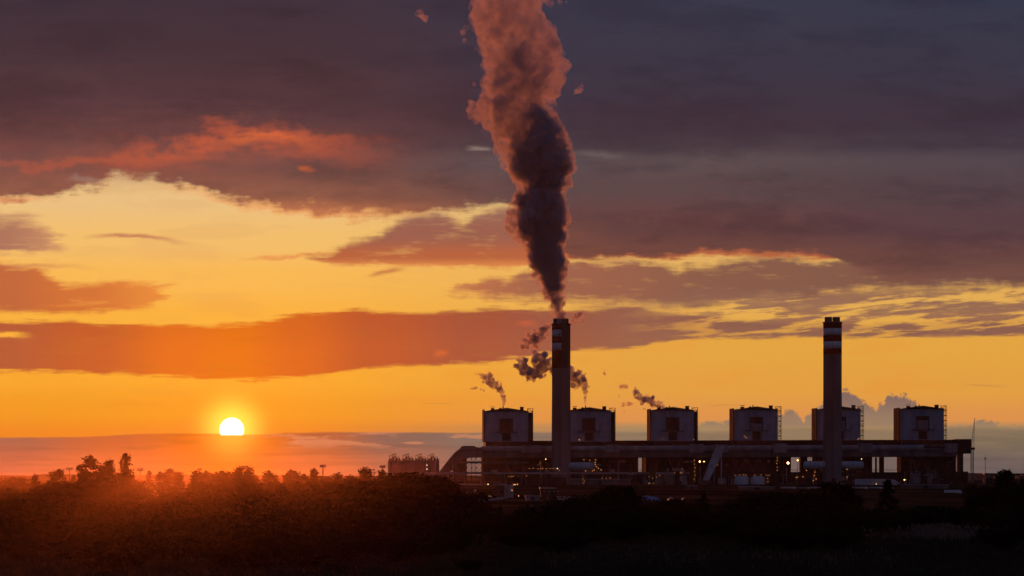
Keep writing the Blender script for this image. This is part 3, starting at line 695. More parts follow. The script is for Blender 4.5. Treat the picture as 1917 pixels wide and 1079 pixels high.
# long conveyor gallery in front of the row
P = Place(903, rowD(903) - 12, 'conveyor_gallery', 'long pale conveyor gallery crossing in front of all six boiler houses', 'gallery', None, RZ)
def run(mb, a, b, ya, yb, yc_, yd, y0, y1):
    """band from column a (rows ya top, yb bottom) to column b (rows yc top, yd bottom)"""
    return mb.prism([(P.X(a), P.Z(yb, a)), (P.X(b), P.Z(yd, b)), (P.X(b), P.Z(yc_, b)), (P.X(a), P.Z(ya, a))], y0, y1)
ga = MB()
x0, x1 = P.X(903), P.X(1790)
n = 14; r = 4.6
for j in range(61):
    px = 903 + (1790 - 903) * j / 60
    zt, zb = P.Z(838 - 3 * (px - 903) / 887 - 2.5, px), P.Z(846 - 1.5 * (px - 903) / 887, px)
    zc = (zt + zb) / 2; rr = (zt - zb) / 2
    for i in range(n):
        t_ = 2 * pi * i / n; ga.v.append((P.X(px), 1 - 4 * cos(t_), zc + rr * sin(t_)))
for j in range(60):
    for i in range(n):
        i2 = (i + 1) % n; ga.f.append((j * n + i, j * n + i2, (j + 1) * n + i2, (j + 1) * n + i))
ga.build('gallery_tube', MT['gallery'], P.o, True)
g = MB(); run(g, 903, 1790, 846.2, 857, 844.6, 854.6, -2.5, 4); g.build('girder', MT['beam'], P.o)
g = MB(); run(g, 903, 1790, 857.05, 858.2, 854.7, 855.6, -3, 4.5); run(g, 903, 1790, 845.5, 846.15, 843.9, 844.5, -3, 4.5); g.build('girder_flanges', MT['steel'], P.o)
for a, b, yt in ((975, 1012, 834.5), (1049, 1063, 834), (1134, 1158, 833), (1290, 1316, 832), (1337, 1361, 833), (1448, 1472, 831), (1607, 1632, 830.5), (1767, 1790.5, 830.5)):
    g = MB(); g.box(P.X(a), P.X(b), -5, 5.5, P.Z(847.4, a), P.Z(yt, a)); g.build('transfer_house', MT['gallery'], P.o)
    MB().box(P.X(a) - .5, P.X(b) + .5, -5.5, 6, P.Z(yt, a) + .02, P.Z(yt, a) + .8).build('transfer_roof', MT['beam'], P.o)
for px in (960, 1130, 1215, 1330, 1460, 1540, 1640, 1700, 1785):
    g = MB(); X = P.X(px)
    for yy in (-1.8, 3.2): g.tube((X, yy, 0), (X, yy, P.Z(856.5, px)), .8, n=6)
    for z in (8, 16, 24): g.tube((X, -1.8, z), (X, 3.2, z + 7), .3, n=4)
    g.build('trestle', MT['steel'], P.o)
g = MB(); k = random.Random(2)
for i in range(12):
    px = 1729 + i * 3; g.box(P.X(px), P.X(px) + k.uniform(.8, 2.4), -5.4, -4.7, P.Z(838, px), P.Z(k.uniform(829, 834), px))
g.box(P.X(1728), P.X(1768), -5.4, -4.8, P.Z(839, 1740), P.Z(836, 1740)); g.build('service_rack', MT['steel'], P.o)
MB().tube((P.X(1444), -5.6, P.Z(857, 1444)), (P.X(1444), -5.6, P.Z(826, 1444)), .5, n=6).build('vent_pipe', MT['steel'], P.o)

# inclined conveyor
P = Place(1340, ROW - 25, 'inclined_conveyor', 'pale steep enclosed conveyor climbing to the gallery between the third and fourth boiler houses', 'conveyor')
g = MB(); top = [(1312, 921), (1323, 921), (1352.5, 848), (1358, 834.5), (1340, 834.5)]
g.prism([(P.X(x), max(P.Z(y), -1)) for x, y in top], -3, 3.5); g.build('conveyor_casing', MT['dimwhite'], P.o)
g = MB(); g.prism([(P.X(x), max(P.Z(y), -1)) for x, y in [(1311.2, 921), (1312, 921), (1340, 834.5), (1339.2, 834.5)]], -3.4, 3.9); g.build('edge_rail', MT['beam'], P.o)
g = MB(); g.tube((P.X(1350.5), 0, 0), (P.X(1350.5), 0, P.Z(850)), .8, n=6); g.build('prop', MT['tank'], P.o)
g = MB(); g.tube((P.X(1334), 0, 0), (P.X(1336), 0, P.Z(880)), .6, n=6); g.build('prop', MT['steel'], P.o)
MB().box(P.X(1309), P.X(1330), -7, 7, 0, 5.5).build('tail_house', MT['beam'], P.o)
lamps(P, [(1304.5, 919), (1342.5, 871)], -6, r=.5)

# arched gallery at the left end, with lattice tower
P = Place(860, ROW - 60, 'arched_gallery', 'hump-backed dark gallery curving down to the left from the long conveyor gallery', 'gallery')
o_ = [(822, 885), (826, 879), (833, 870), (842, 858.5), (852, 847), (861, 840.5), (864, 836.2), (868, 835), (888, 835), (892, 837.8), (904, 838.2), (904, 857), (880, 857.5), (868, 860), (858, 868), (847, 880), (842, 885)]
g = MB(); g.prism([(P.X(x), P.Z(y)) for x, y in reversed(o_)][::-1][::-1], -8, 8)
g.f[0] = g.f[0][::-1]; g.f[1] = g.f[1][::-1]
g.build('gallery_shell', MT['beam'], P.o)
g = MB(); inner = [(848, 857), (856, 849), (866, 843.5), (892, 843), (904, 843.5), (904, 844.5), (892, 844), (867, 844.6), (857, 850), (849, 858)]
g.prism([(P.X(x), P.Z(y)) for x, y in reversed(inner)], -8.4, -8.02); g.build('seam', MT['steel'], P.o)
g = MB(); g.box(P.X(848), P.X(873), -6, 6, 0, P.Z(858)); g.build('support_wall', MT['dark'], P.o)
for px in (873.5, 883, 891, 902):
    g = MB()
    for yy in (-4, 4): g.tube((P.X(px), yy, 0), (P.X(px), yy, P.Z(857)), .42, n=5)
    g.build('trestle_leg', MT['steel'], P.o)
g = MB()
for yy in (-4, 4):
    for a, b in ((873.5, 883), (883, 891), (891, 902)):
        for y0, y1 in ((885, 876), (876, 867), (867, 858)):
            g.tube((P.X(a), yy, P.Z(y0)), (P.X(b), yy, P.Z(y1)), .28, n=4); g.tube((P.X(b), yy, P.Z(y0)), (P.X(a), yy, P.Z(y1)), .28, n=4)
            g.tube((P.X(a), yy, P.Z(y0)), (P.X(b), yy, P.Z(y0)), .28, n=4)
g.build('lattice_bracing', MT['steel'], P.o)
MB().box(P.X(849), P.X(990), -9.4, -8.5, P.Z(868), P.Z(864)).build('service_bridge', MT['beam'], P.o)
MB().box(P.X(847), P.X(849.5), -10, -7, 0, P.Z(871)).build('white_post', MT['galv'], P.o)
lamps(P, [(1021.5, 860), (799.5, 871), (799.5, 878.5)][:1], -11, m='bright', r=.5)

# pipe conveyor low in front, on trestles
P = Place(785, 3120, 'pipe_bridge', 'thin pale pipe bridge running level in front of the left half of the plant', 'pipe bridge')
MB().box(P.X(785), P.X(1290), -2, 2, P.Z(888), P.Z(884.8)).build('bridge_casing', MT['gallery'], P.o)
MB().box(P.X(785), P.X(1290), -2.3, 2.3, P.Z(884.75), P.Z(884)).build('bridge_roof', MT['galv'], P.o)
for i, px in enumerate(range(790, 1290, 38)):
    g = MB()
    for o2 in (-1.5, 1.5): g.tube((P.X(px) + o2 * 2, 0, 0), (P.X(px) + o2, 0, P.Z(888)), .4, n=5)
    g.tube((P.X(px) - 2.5, 0, 4), (P.X(px) + 2, 0, 11), .22, n=4)
    g.build('trestle', MT['beam'], P.o)
MB().box(P.X(1215), P.X(1227), -4, 4, 0, P.Z(878)).build('control_cabin', MT['dark'], P.o)
MB().box(P.X(1259), P.X(1275), -4, 4, P.Z(881), P.Z(877.5)).build('cabin_roof', MT['gallery'], P.o)
MB().box(P.X(1262), P.X(1272), -3, 3, 0, P.Z(881.05)).build('control_cabin', MT['dark'], P.o)
lamps(P, [(1262.5, 885.6), (1273.5, 885.6), (1276, 885.5), (1276.5, 878), (1234.5, 891), (1228.5, 893.5), (1214.5, 893), (1221, 895.5), (1214, 905), (1216, 905), (1223, 905.3), (1211.5, 915), (1212, 919.5), (1127, 895), (1134.5, 895.8), (1142, 895.2), (1091, 897), (1094, 901), (1092, 905), (1094.5, 909), (1092, 913), (1094, 917), (1065, 921), (1040, 929), (1043, 933)], -5, r=.45)
lamps(P, [(991, 877.5), (998, 877), (1007, 878), (1012, 877.5), (1016, 877), (1022.5, 878), (1030, 877.5), (1036, 877), (1041, 878), (1047, 880.6), (953, 892.5), (957.5, 892.5), (961, 892), (985.5, 891.5), (830, 897), (839, 893), (799.5, 897), (769.5, 897)], -5, r=.45)
lamps(P, [(799.5, 871.2), (799.5, 878.6), (1043.5, 877.3)], -5, m='cool', r=.5)

# coal silos at the left
for i, (a, b, nm) in enumerate(((727, 751, 'leftmost silo of the coal silo group, next to the dark wood'), (751, 776, 'second coal silo from the left, a rail frame on its top'),
                              (776, 799, 'third coal silo from the left, with the tallest rooftop frame'), (799, 822, 'rightmost coal silo, lamps down its side, beside the arched gallery'))):
    c = (a + b) / 2; P = Place(c, 3180 + i * 6, 'coal_silo', nm, 'silo', 'four coal silos in a row')
    R = (b - a) / 2 * P.s * 1.02; zt = P.Z(863)
    MB().lathe([(R * 1.02, 0), (R * 1.02, zt), (R * .98, zt + .3), (.05, zt + .4)], 8, radians(22.5), radians(382.5)).build('silo_wall', MT['conc'], P.o)
    MB().box(-R, R, -R * .8, R * .8, zt * .2, zt - .02).build('bin_casing', MT['conc'], P.o)
    g = MB()
    for z in (zt * .35, zt * .7, zt - .8): g.lathe([(R, z - .35), (R * 1.02, z - .3), (R * 1.02, z + .3), (R, z + .35)], 28)
    g.build('hoop_rings', MT['beam'], P.o)
    g = MB()
    for x, z in ((-6, 4), (-3, 7.6), (1.2, 6), (4.6, 5)): g.box(x, x + 2.4, -2, 2, zt, zt + z * .62)
    g.build('rooftop_machinery', MT['steel'], P.o)
    g = MB()
    for yy in (-4, 4): g.frame(-6.8, 5.6, zt, zt + 5.0, 2, yy, .24); g.frame(-2.5, 1, zt, zt + 8.2, 3, yy, .22)
    g.tube((-6.8, 0, zt + 6.4), (1.5, 0, zt + 9), .4, n=5); g.build('rail_frame', MT['steel'], P.o)
    g = MB(); zz = zt + .4
    for k in range(20):
        t_ = 2 * pi * k / 20; g.tube((R * cos(t_), R * sin(t_), zt), (R * cos(t_), R * sin(t_), zt + 1.5), .1, n=4)
    g.lathe([(R * .99, zt + 1.4), (R * 1.01, zt + 1.55), (R * .99, zt + 1.55)], 28); g.build('handrail', MT['steel'], P.o)
P = Place(800, 3150, 'loading_hall', 'low reddish loading hall in front of the coal silos behind the trees', 'hall')
MB().box(P.X(745), P.X(848), 0, 14, 0, P.Z(887)).build('wall', MT['beam'], P.o)
MB().box(P.X(744), P.X(849), -.8, 14.8, P.Z(886.98), P.Z(885.6)).build('roof', MT['dark'], P.o)
g = MB()
for i in range(12): g.box(P.X(748 + i * 8.4), P.X(749 + i * 8.4), -.5, -.02, 0, P.Z(887.2))
g.build('columns', MT['dark'], P.o)
g = MB()
for a_, b_ in ((800, 812), (812, 824), (824, 838)):
    g.tube((P.X(a_), -1, P.Z(889)), (P.X(b_), -1, 2), .35, n=4); g.tube((P.X(b_), -1, P.Z(889)), (P.X(a_), -1, 2), .35, n=4)
g.build('cross_braces', MT['gallery'], P.o)

# dim halls behind the pipe bridge, between the left boiler houses and the trees
def shed(px0, px1, yt, D, label, dep=12, wallm='dark', roofm='gallery', slope=1.5, name='shed', cat='shed', door=True, rh=None, group=None):
    P = Place((px0 + px1) / 2, D, name, label, cat, group)
    a, b = P.X(px0), P.X(px1); z = P.Z(yt)
    MB().box(a, b, 0, dep, 0, z - .6).build('wall', MT[wallm], P.o)
    zt_ = z - .58
    MB().prism([(a - .5, zt_), (b + .5, zt_), (b + .5, zt_ + .5), (a - .5, zt_ + .5 + slope)], -.6, dep + .6).build('roof', MT[roofm], P.o)
    if door:
        w_ = min(4, (b - a) * .3); MB().box((a + b) / 2 - w_ / 2, (a + b) / 2 + w_ / 2, -.12, -.02, 0.05, min(4.5, z * .7)).build('door', MT['steel'], P.o)
    return P
q = shed(905, 1060, 893, 3160, 'long dim workshop hall under the pipe bridge left of the smoking chimney', 18, 'dark', 'dark', 1)
g = MB()
for i in range(16): g.box(q.X(908 + i * 9.4), q.X(910 + i * 9.4), -1, -.05, 0, q.Z(894) - .3)
g.build('pilasters', MT['rust'], q.o)
q = shed(1068, 1180, 897, 3180, 'dim low hall right of the smoking chimney behind the round trees', 16, 'beam', 'gallery', .6)
for x in (1075, 1083): MB().tube((q.X(x), -3, 0), (q.X(x), -3, q.Z(904)), 1.5, n=10).build('white_vessel', MT['galv'], q.o)
q = shed(857, 901, 906.5, 1450, 'small shed with a pale flat canopy left of the tall white shed', 9, 'dark', 'galv', .4); lamps(q, [(889, 918.6), (914, 907)], -3, 'cool', .3)
q = shed(926, 948.5, 906.3, 1220, 'tall narrow shed with white corner posts beside the low ramp conveyor', 8, 'dark', 'galv', .3)
for x in (944.2, 948.8, 955): MB().box(q.X(x), q.X(x) + 1.6, -1, -.65, 0, q.Z(907.5)).build('corner_post', MT['galv'], q.o)
lamps(q, [(962, 907.4), (964.5, 907.6), (968.5, 907), (958.5, 918), (970.8, 928.6), (915, 928.5), (920, 928.7), (977, 950.3), (980, 949.8), (913, 907)], -4, r=.35)
P = Place(922, 1000, 'ramp_conveyor', 'low pale ramp conveyor rising rightwards to the tall narrow shed', 'conveyor')
g = MB(); g.prism([(P.X(897), .2), (P.X(902), .2), (P.X(950), P.Z(934)), (P.X(950), P.Z(929.5)), (P.X(896), 1.1)], -1.5, 1.5); g.build('belt_casing', MT['galv'], P.o)
g = MB()
for px in (908, 920, 932, 944): g.tube((P.X(px), 0, -1), (P.X(px), 0, max(.3, P.Z(944 - (px - 896) * .24))), .25, n=5)
g.build('props', MT['steel'], P.o)

# storage tanks, domes, vehicles and tarpaulins at the foot of the plant
def tank(px0, px1, yt, D, label):
    P = Place((px0 + px1) / 2, D, 'storage_tank', label, 'tank', 'round storage tanks'); R = (px1 - px0) / 2 * P.s; z = P.Z(yt)
    MB().lathe([(R, 0), (R, z * .86), (R * .6, z * .97), (.05, z)], 28).build('tank_shell', MT['tank'], P.o, True)
    g = MB()
    for k in range(18):
        t_ = 2 * pi * k / 18; g.tube((R * cos(t_), R * sin(t_), z * .86), (R * cos(t_), R * sin(t_), z * .86 + 1.4), .1, n=4)
    g.lathe([(R * .99, z * .86 + 1.3), (R * 1.01, z * .86 + 1.45), (R * .99, z * .86 + 1.45)], 28); g.build('handrail', MT['steel'], P.o)
    return P
q = tank(1376, 1401, 891, 3300, 'left one of the two round pale tanks under the fourth boiler house')
lamps(q, [(1375, 890), (1383, 889.5), (1390, 889), (1394.5, 889.6)], -12, r=.5)
q = tank(1406, 1431, 891, 3300, 'right one of the two round pale tanks under the fourth boiler house')
lamps(q, [(1411, 889.3), (1423, 889.2), (1434, 890.5), (1438, 890.6), (1435, 896), (1436, 902), (1434, 908), (1436, 913), (1433, 916), (1438, 918)], -12, r=.5)
P = Place(1640, 3120, 'domed_shed', 'long round-backed pale shed below the fifth boiler house', 'shed')
g = MB(); n = 12; a, b = P.X(1602), P.X(1680); hh = P.Z(897)
g.prism([(a, 0), (b, 0), (b, hh * .4)] + [(b - (b - a) * .22 * (1 - cos(t_ * pi / 10)), hh * .4 + hh * .6 * sin(t_ * pi / 10)) for t_ in range(1, 6)] + [(a + 3, hh), (a, hh - 1)], 0, 14)
g.build('shell', MT['tank'], P.o)
g = MB()
for i in range(9): g.box(a + 3 + i * 5, a + 3.5 + i * 5, -.25, -.02, 0, hh * .97)
g.build('ribs', MT['galv'], P.o)
lamps(P, [(1639.5, 906.6)], -3, m='bright', r=.4)

def truck(px0, px1, yt, D, label, boxm='dimwhite'):
    P = Place((px0 + px1) / 2, D, 'box_truck', label, 'truck', 'pale trucks and trailers parked before the plant')
    a, b = P.X(px0), P.X(px1); z = P.Z(yt); L = b - a
    MB().box(a, b - L * .2 if L > 9 else b - 2, -1.3, 1.3, 1.1, z).build('cargo_box', MT[boxm], P.o)
    c0 = b - L * .19 if L > 9 else b - 1.9
    g = MB(); g.prism([(c0, .7), (b, .7), (b, 1.8), (b - .7, min(z, 2.8)), (c0, min(z, 2.8))], -1.2, 1.2); g.build('cab', MT['white'], P.o)
    for x in (a + 1.2, a + 2.5, b - 1.2):
        for yy in (-1.25, .95): MB().tube((x, yy, .5), (x, yy + .3, .5), .5, n=12).build('wheel', MT['steel'], P.o)
    return P
truck(1462, 1490, 911.5, 1980, 'white trailer at the left end of the pale row of vehicles')
truck(1492, 1516, 912.3, 1990, 'second pale vehicle from the left in the row before the banded chimney', 'galv')
truck(1518, 1551, 911.6, 1975, 'long pale trailer parked at the foot of the banded chimney')
truck(1595, 1625, 911.5, 1970, 'long trailer parked right of the banded chimney, left of its neighbour', 'tank')
truck(1628, 1652, 911.8, 1980, 'white truck in front of the round-backed shed')
truck(1655, 1672, 912.3, 1970, 'short pale truck at the right end of the row, by the round-backed shed', 'galv')
truck(1768, 1800, 917.5, 1430, 'white truck parked alone on the field below the arched doors', 'white')
truck(1866, 1884, 914, 1750, 'small pale truck near the far right edge, under the flat-roofed buildings')
def heap(px0, px1, yt, D, label, m):
    P = Place((px0 + px1) / 2, D, 'covered_heap', label, 'tarpaulin', 'sheeted heaps on the ground'); a, b = P.X(px0), P.X(px1); z = P.Z(yt)
    v = []; f = []; nx, ny = 26, 12; rnd = random.Random(int(px0))
    ph = rnd.random() * 9
    for j in range(ny + 1):
        for i in range(nx + 1):
            u_, w_ = i / nx, j / ny
            h = (sin(pi * u_) ** .6) * (sin(pi * w_) ** .5) * z * (.72 + .5 * mn.noise(Vector((u_ * 5 + ph, w_ * 3, 0))))
            v.append((a + (b - a) * u_, (w_ - .5) * 9, max(0, h)))
    for j in range(ny):
        for i in range(nx):
            q_ = j * (nx + 1) + i; f.append((q_, q_ + 1, q_ + nx + 2, q_ + nx + 1))
    g = MB(); g.v = v; g.f = f; g.build('sheeting', MT[m], P.o)
    g = MB()
    for k in range(5):
        x = a + (b - a) * (.15 + .17 * k); g.box(x, x + .8, -4.9, -4.3, 0, .6)
    g.build('weights', MT['steel'], P.o)
heap(1192, 1236, 926, 1080, 'long heap under blue-white sheeting at the foot of the third boiler house', 'tarp')
heap(1250, 1262, 929, 1080, 'small pale sheeted heap right of the long blue-white one', 'galv')
heap(1276, 1284, 930, 1090, 'tiny pale sheeted heap farthest right of the three', 'galv')
q = shed(1012, 1040, 913, 1220, 'open shed with a wide pale pitched roof behind the double timber pole', 10, 'dark', 'galv', .2)
q = shed(984, 1010, 928, 1080, 'low white site cabin just left of the double timber pole', 5, 'galv', 'galv', .2, 'site_cabin', 'cabin')
q = shed(1044, 1098, 930, 1080, 'long low site cabin right of the double timber pole', 5, 'dimwhite', 'gallery', .2, 'site_cabin', 'cabin')
q = shed(1370, 1388, 966, 540, 'tiny pale hut standing among the dark bushes', 3, 'galv', 'dimwhite', .1, 'hut', 'hut')
q = shed(1690, 1776, 907, 2160, 'long low pink-grey wall building under the arched doors', 8, 'beam', 'gallery', .2)
q = shed(1385, 1450, 911, 1950, 'long low shed right of the inclined conveyor foot', 8, 'beam', 'gallery', .6)
q = shed(1285, 1306, 909, 2070, 'small flat-roofed shed left of the inclined conveyor foot', 8, 'beam', 'gallery', .4)
q = shed(1225, 1262, 888, 3250, 'two-storey brown building under the third boiler house', 12, 'beam', 'gallery', .6)
q = shed(1262, 1285, 890, 3260, 'narrow brown building left of the inclined conveyor', 12, 'gallery', 'dark', .4)

# far right buildings on legs
P = Place(1880, 3350, 'flat_roofed_building', 'flat-roofed pale building raised on posts at the far right edge', 'building')
MB().box(P.X(1843), P.X(1925), 0, 12, P.Z(888.3), P.Z(886.6)).build('roof', MT['steel'], P.o)
for i in range(9): MB().box(P.X(1845 + i * 9.5), P.X(1846 + i * 9.5), .5, 1.5, 0, P.Z(888.31)).build('post', MT['steel'], P.o)
for a_, b_ in ((1847, 1859), (1887, 1900), (1908, 1921)): MB().box(P.X(a_), P.X(b_), 1, 9, P.Z(898), P.Z(891)).build('room', MT['beam'], P.o)
MB().box(P.X(1843), P.X(1925), 0, 12, 0, P.Z(896.2)).build('base_wall', MT['dark'], P.o)
for px, py in ((1869, 881), (1874, 879.5)): 
    MB().tube((P.X(px), 4, P.Z(887)), (P.X(px), 4, P.Z(py)), .3, n=5).build('roof_mast', MT['steel'], P.o)
shed(1812, 1843, 903.5, 3300, 'low grey shed between the crane and the far right building', 10, 'beam', 'dark', .4)
shed(1880, 1917, 906, 2900, 'pale low warehouse at the far right edge below the posts', 10, 'beam', 'gallery', .4)

# crane
P = Place(1820, 3150, 'tower_crane', 'slender lattice crane with a raised jib just right of the plant', 'crane')
g = MB()
for yy in (-1.3, 1.3): g.frame(-1.5, 1.5, 0, P.Z(842), 16, yy, .28)
for i in range(16):
    z = P.Z(842) * i / 16
    for x in (-1.5, 1.5): g.tube((x, -1.3, z), (x, 1.3, z + 2.5), .18, n=4)
g.build('mast', MT['galv'], P.o)
MB().box(-2.6, 3.2, -2, 2, P.Z(842), P.Z(838)).build('cab', MT['rust'], P.o)
A = Vector((.6, 0, P.Z(838))); B = Vector((P.X(1824.5), 0, P.Z(783)))
g = MB(); dd = (B - A); side = Vector((1, 0, 0)); n = 16
for i in range(n):
    w0 = 1.3 * (1 - i / n) + .15; w1 = 1.3 * (1 - (i + 1) / n) + .15
    p0, p1 = A + dd * i / n, A + dd * (i + 1) / n
    for s_ in (-1, 1):
        for yy in (-.7, .7): g.tube(p0 + side * w0 * s_ + Vector((0, yy * w0, 0)), p1 + side * w1 * s_ + Vector((0, yy * w1, 0)), .15, n=4)
    g.tube(p0 - side * w0, p1 + side * w1, .13, n=4)
g.build('jib', MT['galv'], P.o)
MB().tube(A + Vector((-2, 0, 3)), A + Vector((-3.4, 0, -2.5)), .9, n=8).build('counterweight', MT['dark'], P.o)
MB().tube(B, A + Vector((-2, 0, 3)), .1, n=4).build('stay_cable', MT['steel'], P.o)

# masts, lamps and poles
def flood_mast(px, ytop, D, label, w=5.0, group='high flood light masts'):
    P = Place(px, D, 'flood_light_mast', label, 'light mast', group); z = P.Z(ytop)
    MB().tube((0, 0, -1), (0, 0, z - 1.2), .5, .28, n=8).build('mast_pole', MT['steel'], P.o)
    g = MB(); g.box(-w * .5, w * .5, -.8, .8, z - 1.5, z - 1.2); g.box(-w * .38, w * .38, -.7, .7, z - .4, z - .2)
    for x in (-.46, -.16, .16, .46): g.box(x * w - .12, x * w + .12, -.7, .7, z - 1.25, z)
    g.box(-w * .5, w * .5, -.85, -.7, z - .15, z); g.build('head_frame', MT['steel'], P.o)
    for x in (-.38, -.13, .13, .38): MB().box(x * w - .5, x * w + .5, -1.15, -.86, z - 1.1, z - .3).build('flood_light', MT['galv'], P.o)
flood_mast(130, 876, 1900, 'flood light mast head just clearing the trees at the far left')
flood_mast(262.5, 877, 1500, 'whole slender flood light mast in the gap left of the sun', 3.6)
flood_mast(374, 877, 1900, 'thin flood light mast directly below left of the sun', 3.0)
flood_mast(457, 872.5, 1500, 'wide-headed flood light mast in the glow just right of the sun', 3.8)
flood_mast(604.5, 870.5, 1450, 'dark tall flood light mast standing clear midway between sun and silos', 3.4)
flood_mast(716.5, 871.5, 1450, 'flood light mast beside the leftmost coal silo', 3.2)
flood_mast(635, 884, 2600, 'faint distant mast right of the dark tall mast', 3)
flood_mast(701, 884, 2600, 'faint distant mast left of the silo-side mast', 3)
flood_mast(632, 886, 2700, 'fainter of the close pair of distant masts', 2.6)
def lamp_post(px, ytop, D, label, m, r, double=0):
    P = Place(px, D, 'lamp_post', label, 'lamp post', 'lit lamp posts in the plant'); z = P.Z(ytop)
    MB().tube((0, 0, 0), (0, 0, z), .35, .22, n=6).build('pole', MT['steel'], P.o)
    for k in range(1 + (1 if double else 0)):
        x = k * double * P.s
        MB().tube((0, 0, z), (x, -1.5, z + .2), .15, n=4).build('arm', MT['steel'], P.o)
        MB().ball((x, -1.6, z - .1), r if k == 0 else r * .6).build('lamp', MT[m], P.o)
lamp_post(1309.8, 864.3, 3200, 'bright pair of lamps on a post left of the inclined conveyor', 'bright', 1.0, 8)
lamp_post(1475, 867, 3200, 'brightest starburst lamp left of the wide bright gap', 'bright', 1.5)
lamp_post(1493, 862, 3150, 'lamp post seen against the bright gap left of the banded chimney', 'bright', .8)
lamp_post(1612.5, 859.5, 3300, 'small lamp above the right duct of the banded chimney', 'cool', .4)
lamp_post(1692.5, 898.5, 3000, 'orange lamp left of the arched doors', 'bright', .55)

P = Place(1029, 760, 'double_timber_pole', 'dark double timber pole with cross beam before the smoking chimney', 'power pole')
for px in (1023, 1034): MB().tube((P.X(px), 0, -1), (P.X(px), 0, P.Z(919)), .26, .2, n=8).build('pole', MT['bark'], P.o)
MB().box(P.X(1017), P.X(1046), -.12, .12, P.Z(923.5), P.Z(921.8)).build('cross_beam', MT['bark'], P.o)
g = MB(); g.box(P.X(1024.5), P.X(1032.5), -.6, .6, P.Z(935), P.Z(924)); g.build('transformer', MT['steel'], P.o)
g = MB()
for px in (1019, 1028, 1037, 1044): g.lathe([(.1, P.Z(921.7)), (.22, P.Z(920.7)), (.1, P.Z(919.8)), (.02, P.Z(919))], 8, cx=P.X(px))
g.build('insulators', MT['galv'], P.o)
for px, yt, D, lab in ((1807, 903, 620, 'thin dark pole standing before the right end of the plant'), (1361.5, 878, 620, 'thin pole right of the inclined conveyor, reaching down to the bushes')):
    P = Place(px, D, 'utility_pole', lab, 'utility pole', 'single wooden utility poles'); z = P.Z(yt)
    MB().tube((0, 0, -1), (0, 0, z), .16, .11, n=8).build('pole', MT['bark'], P.o)
    MB().box(-.8, .8, -.06, .06, z - .5, z - .38).build('cross_arm', MT['bark'], P.o)
    g = MB()
    for x in (-.7, 0, .7): g.lathe([(.05, z - .38), (.07, z - .3), (.03, z - .18)], 6, cx=x)
    g.build('insulators', MT['galv'], P.o)
P = Place(1844.5, 3200, 'radio_mast', 'thin radio mast between the crane and the far right building', 'mast'); 
MB().tube((0, 0, 0), (0, 0, P.Z(852)), .45, .2, n=6).build('mast_tube', MT['galv'], P.o)
MB().box(-1.2, 1.2, -.3, .3, P.Z(860), P.Z(858)).build('aerial', MT['steel'], P.o)

# small lights down in the wood at the left and under the trees
P = Place(272, 1500, 'low_barrier', 'short lit barrier rail beside the mast left of the sun', 'barrier')
MB().box(P.X(256), P.X(279), -.2, .2, 1.0, 1.5).build('rail', MT['galv'], P.o)
for x in (257, 264, 271, 278): MB().box(P.X(x) - .15, P.X(x) + .15, -.15, .15, 0, 1.0).build('post', MT['steel'], P.o)

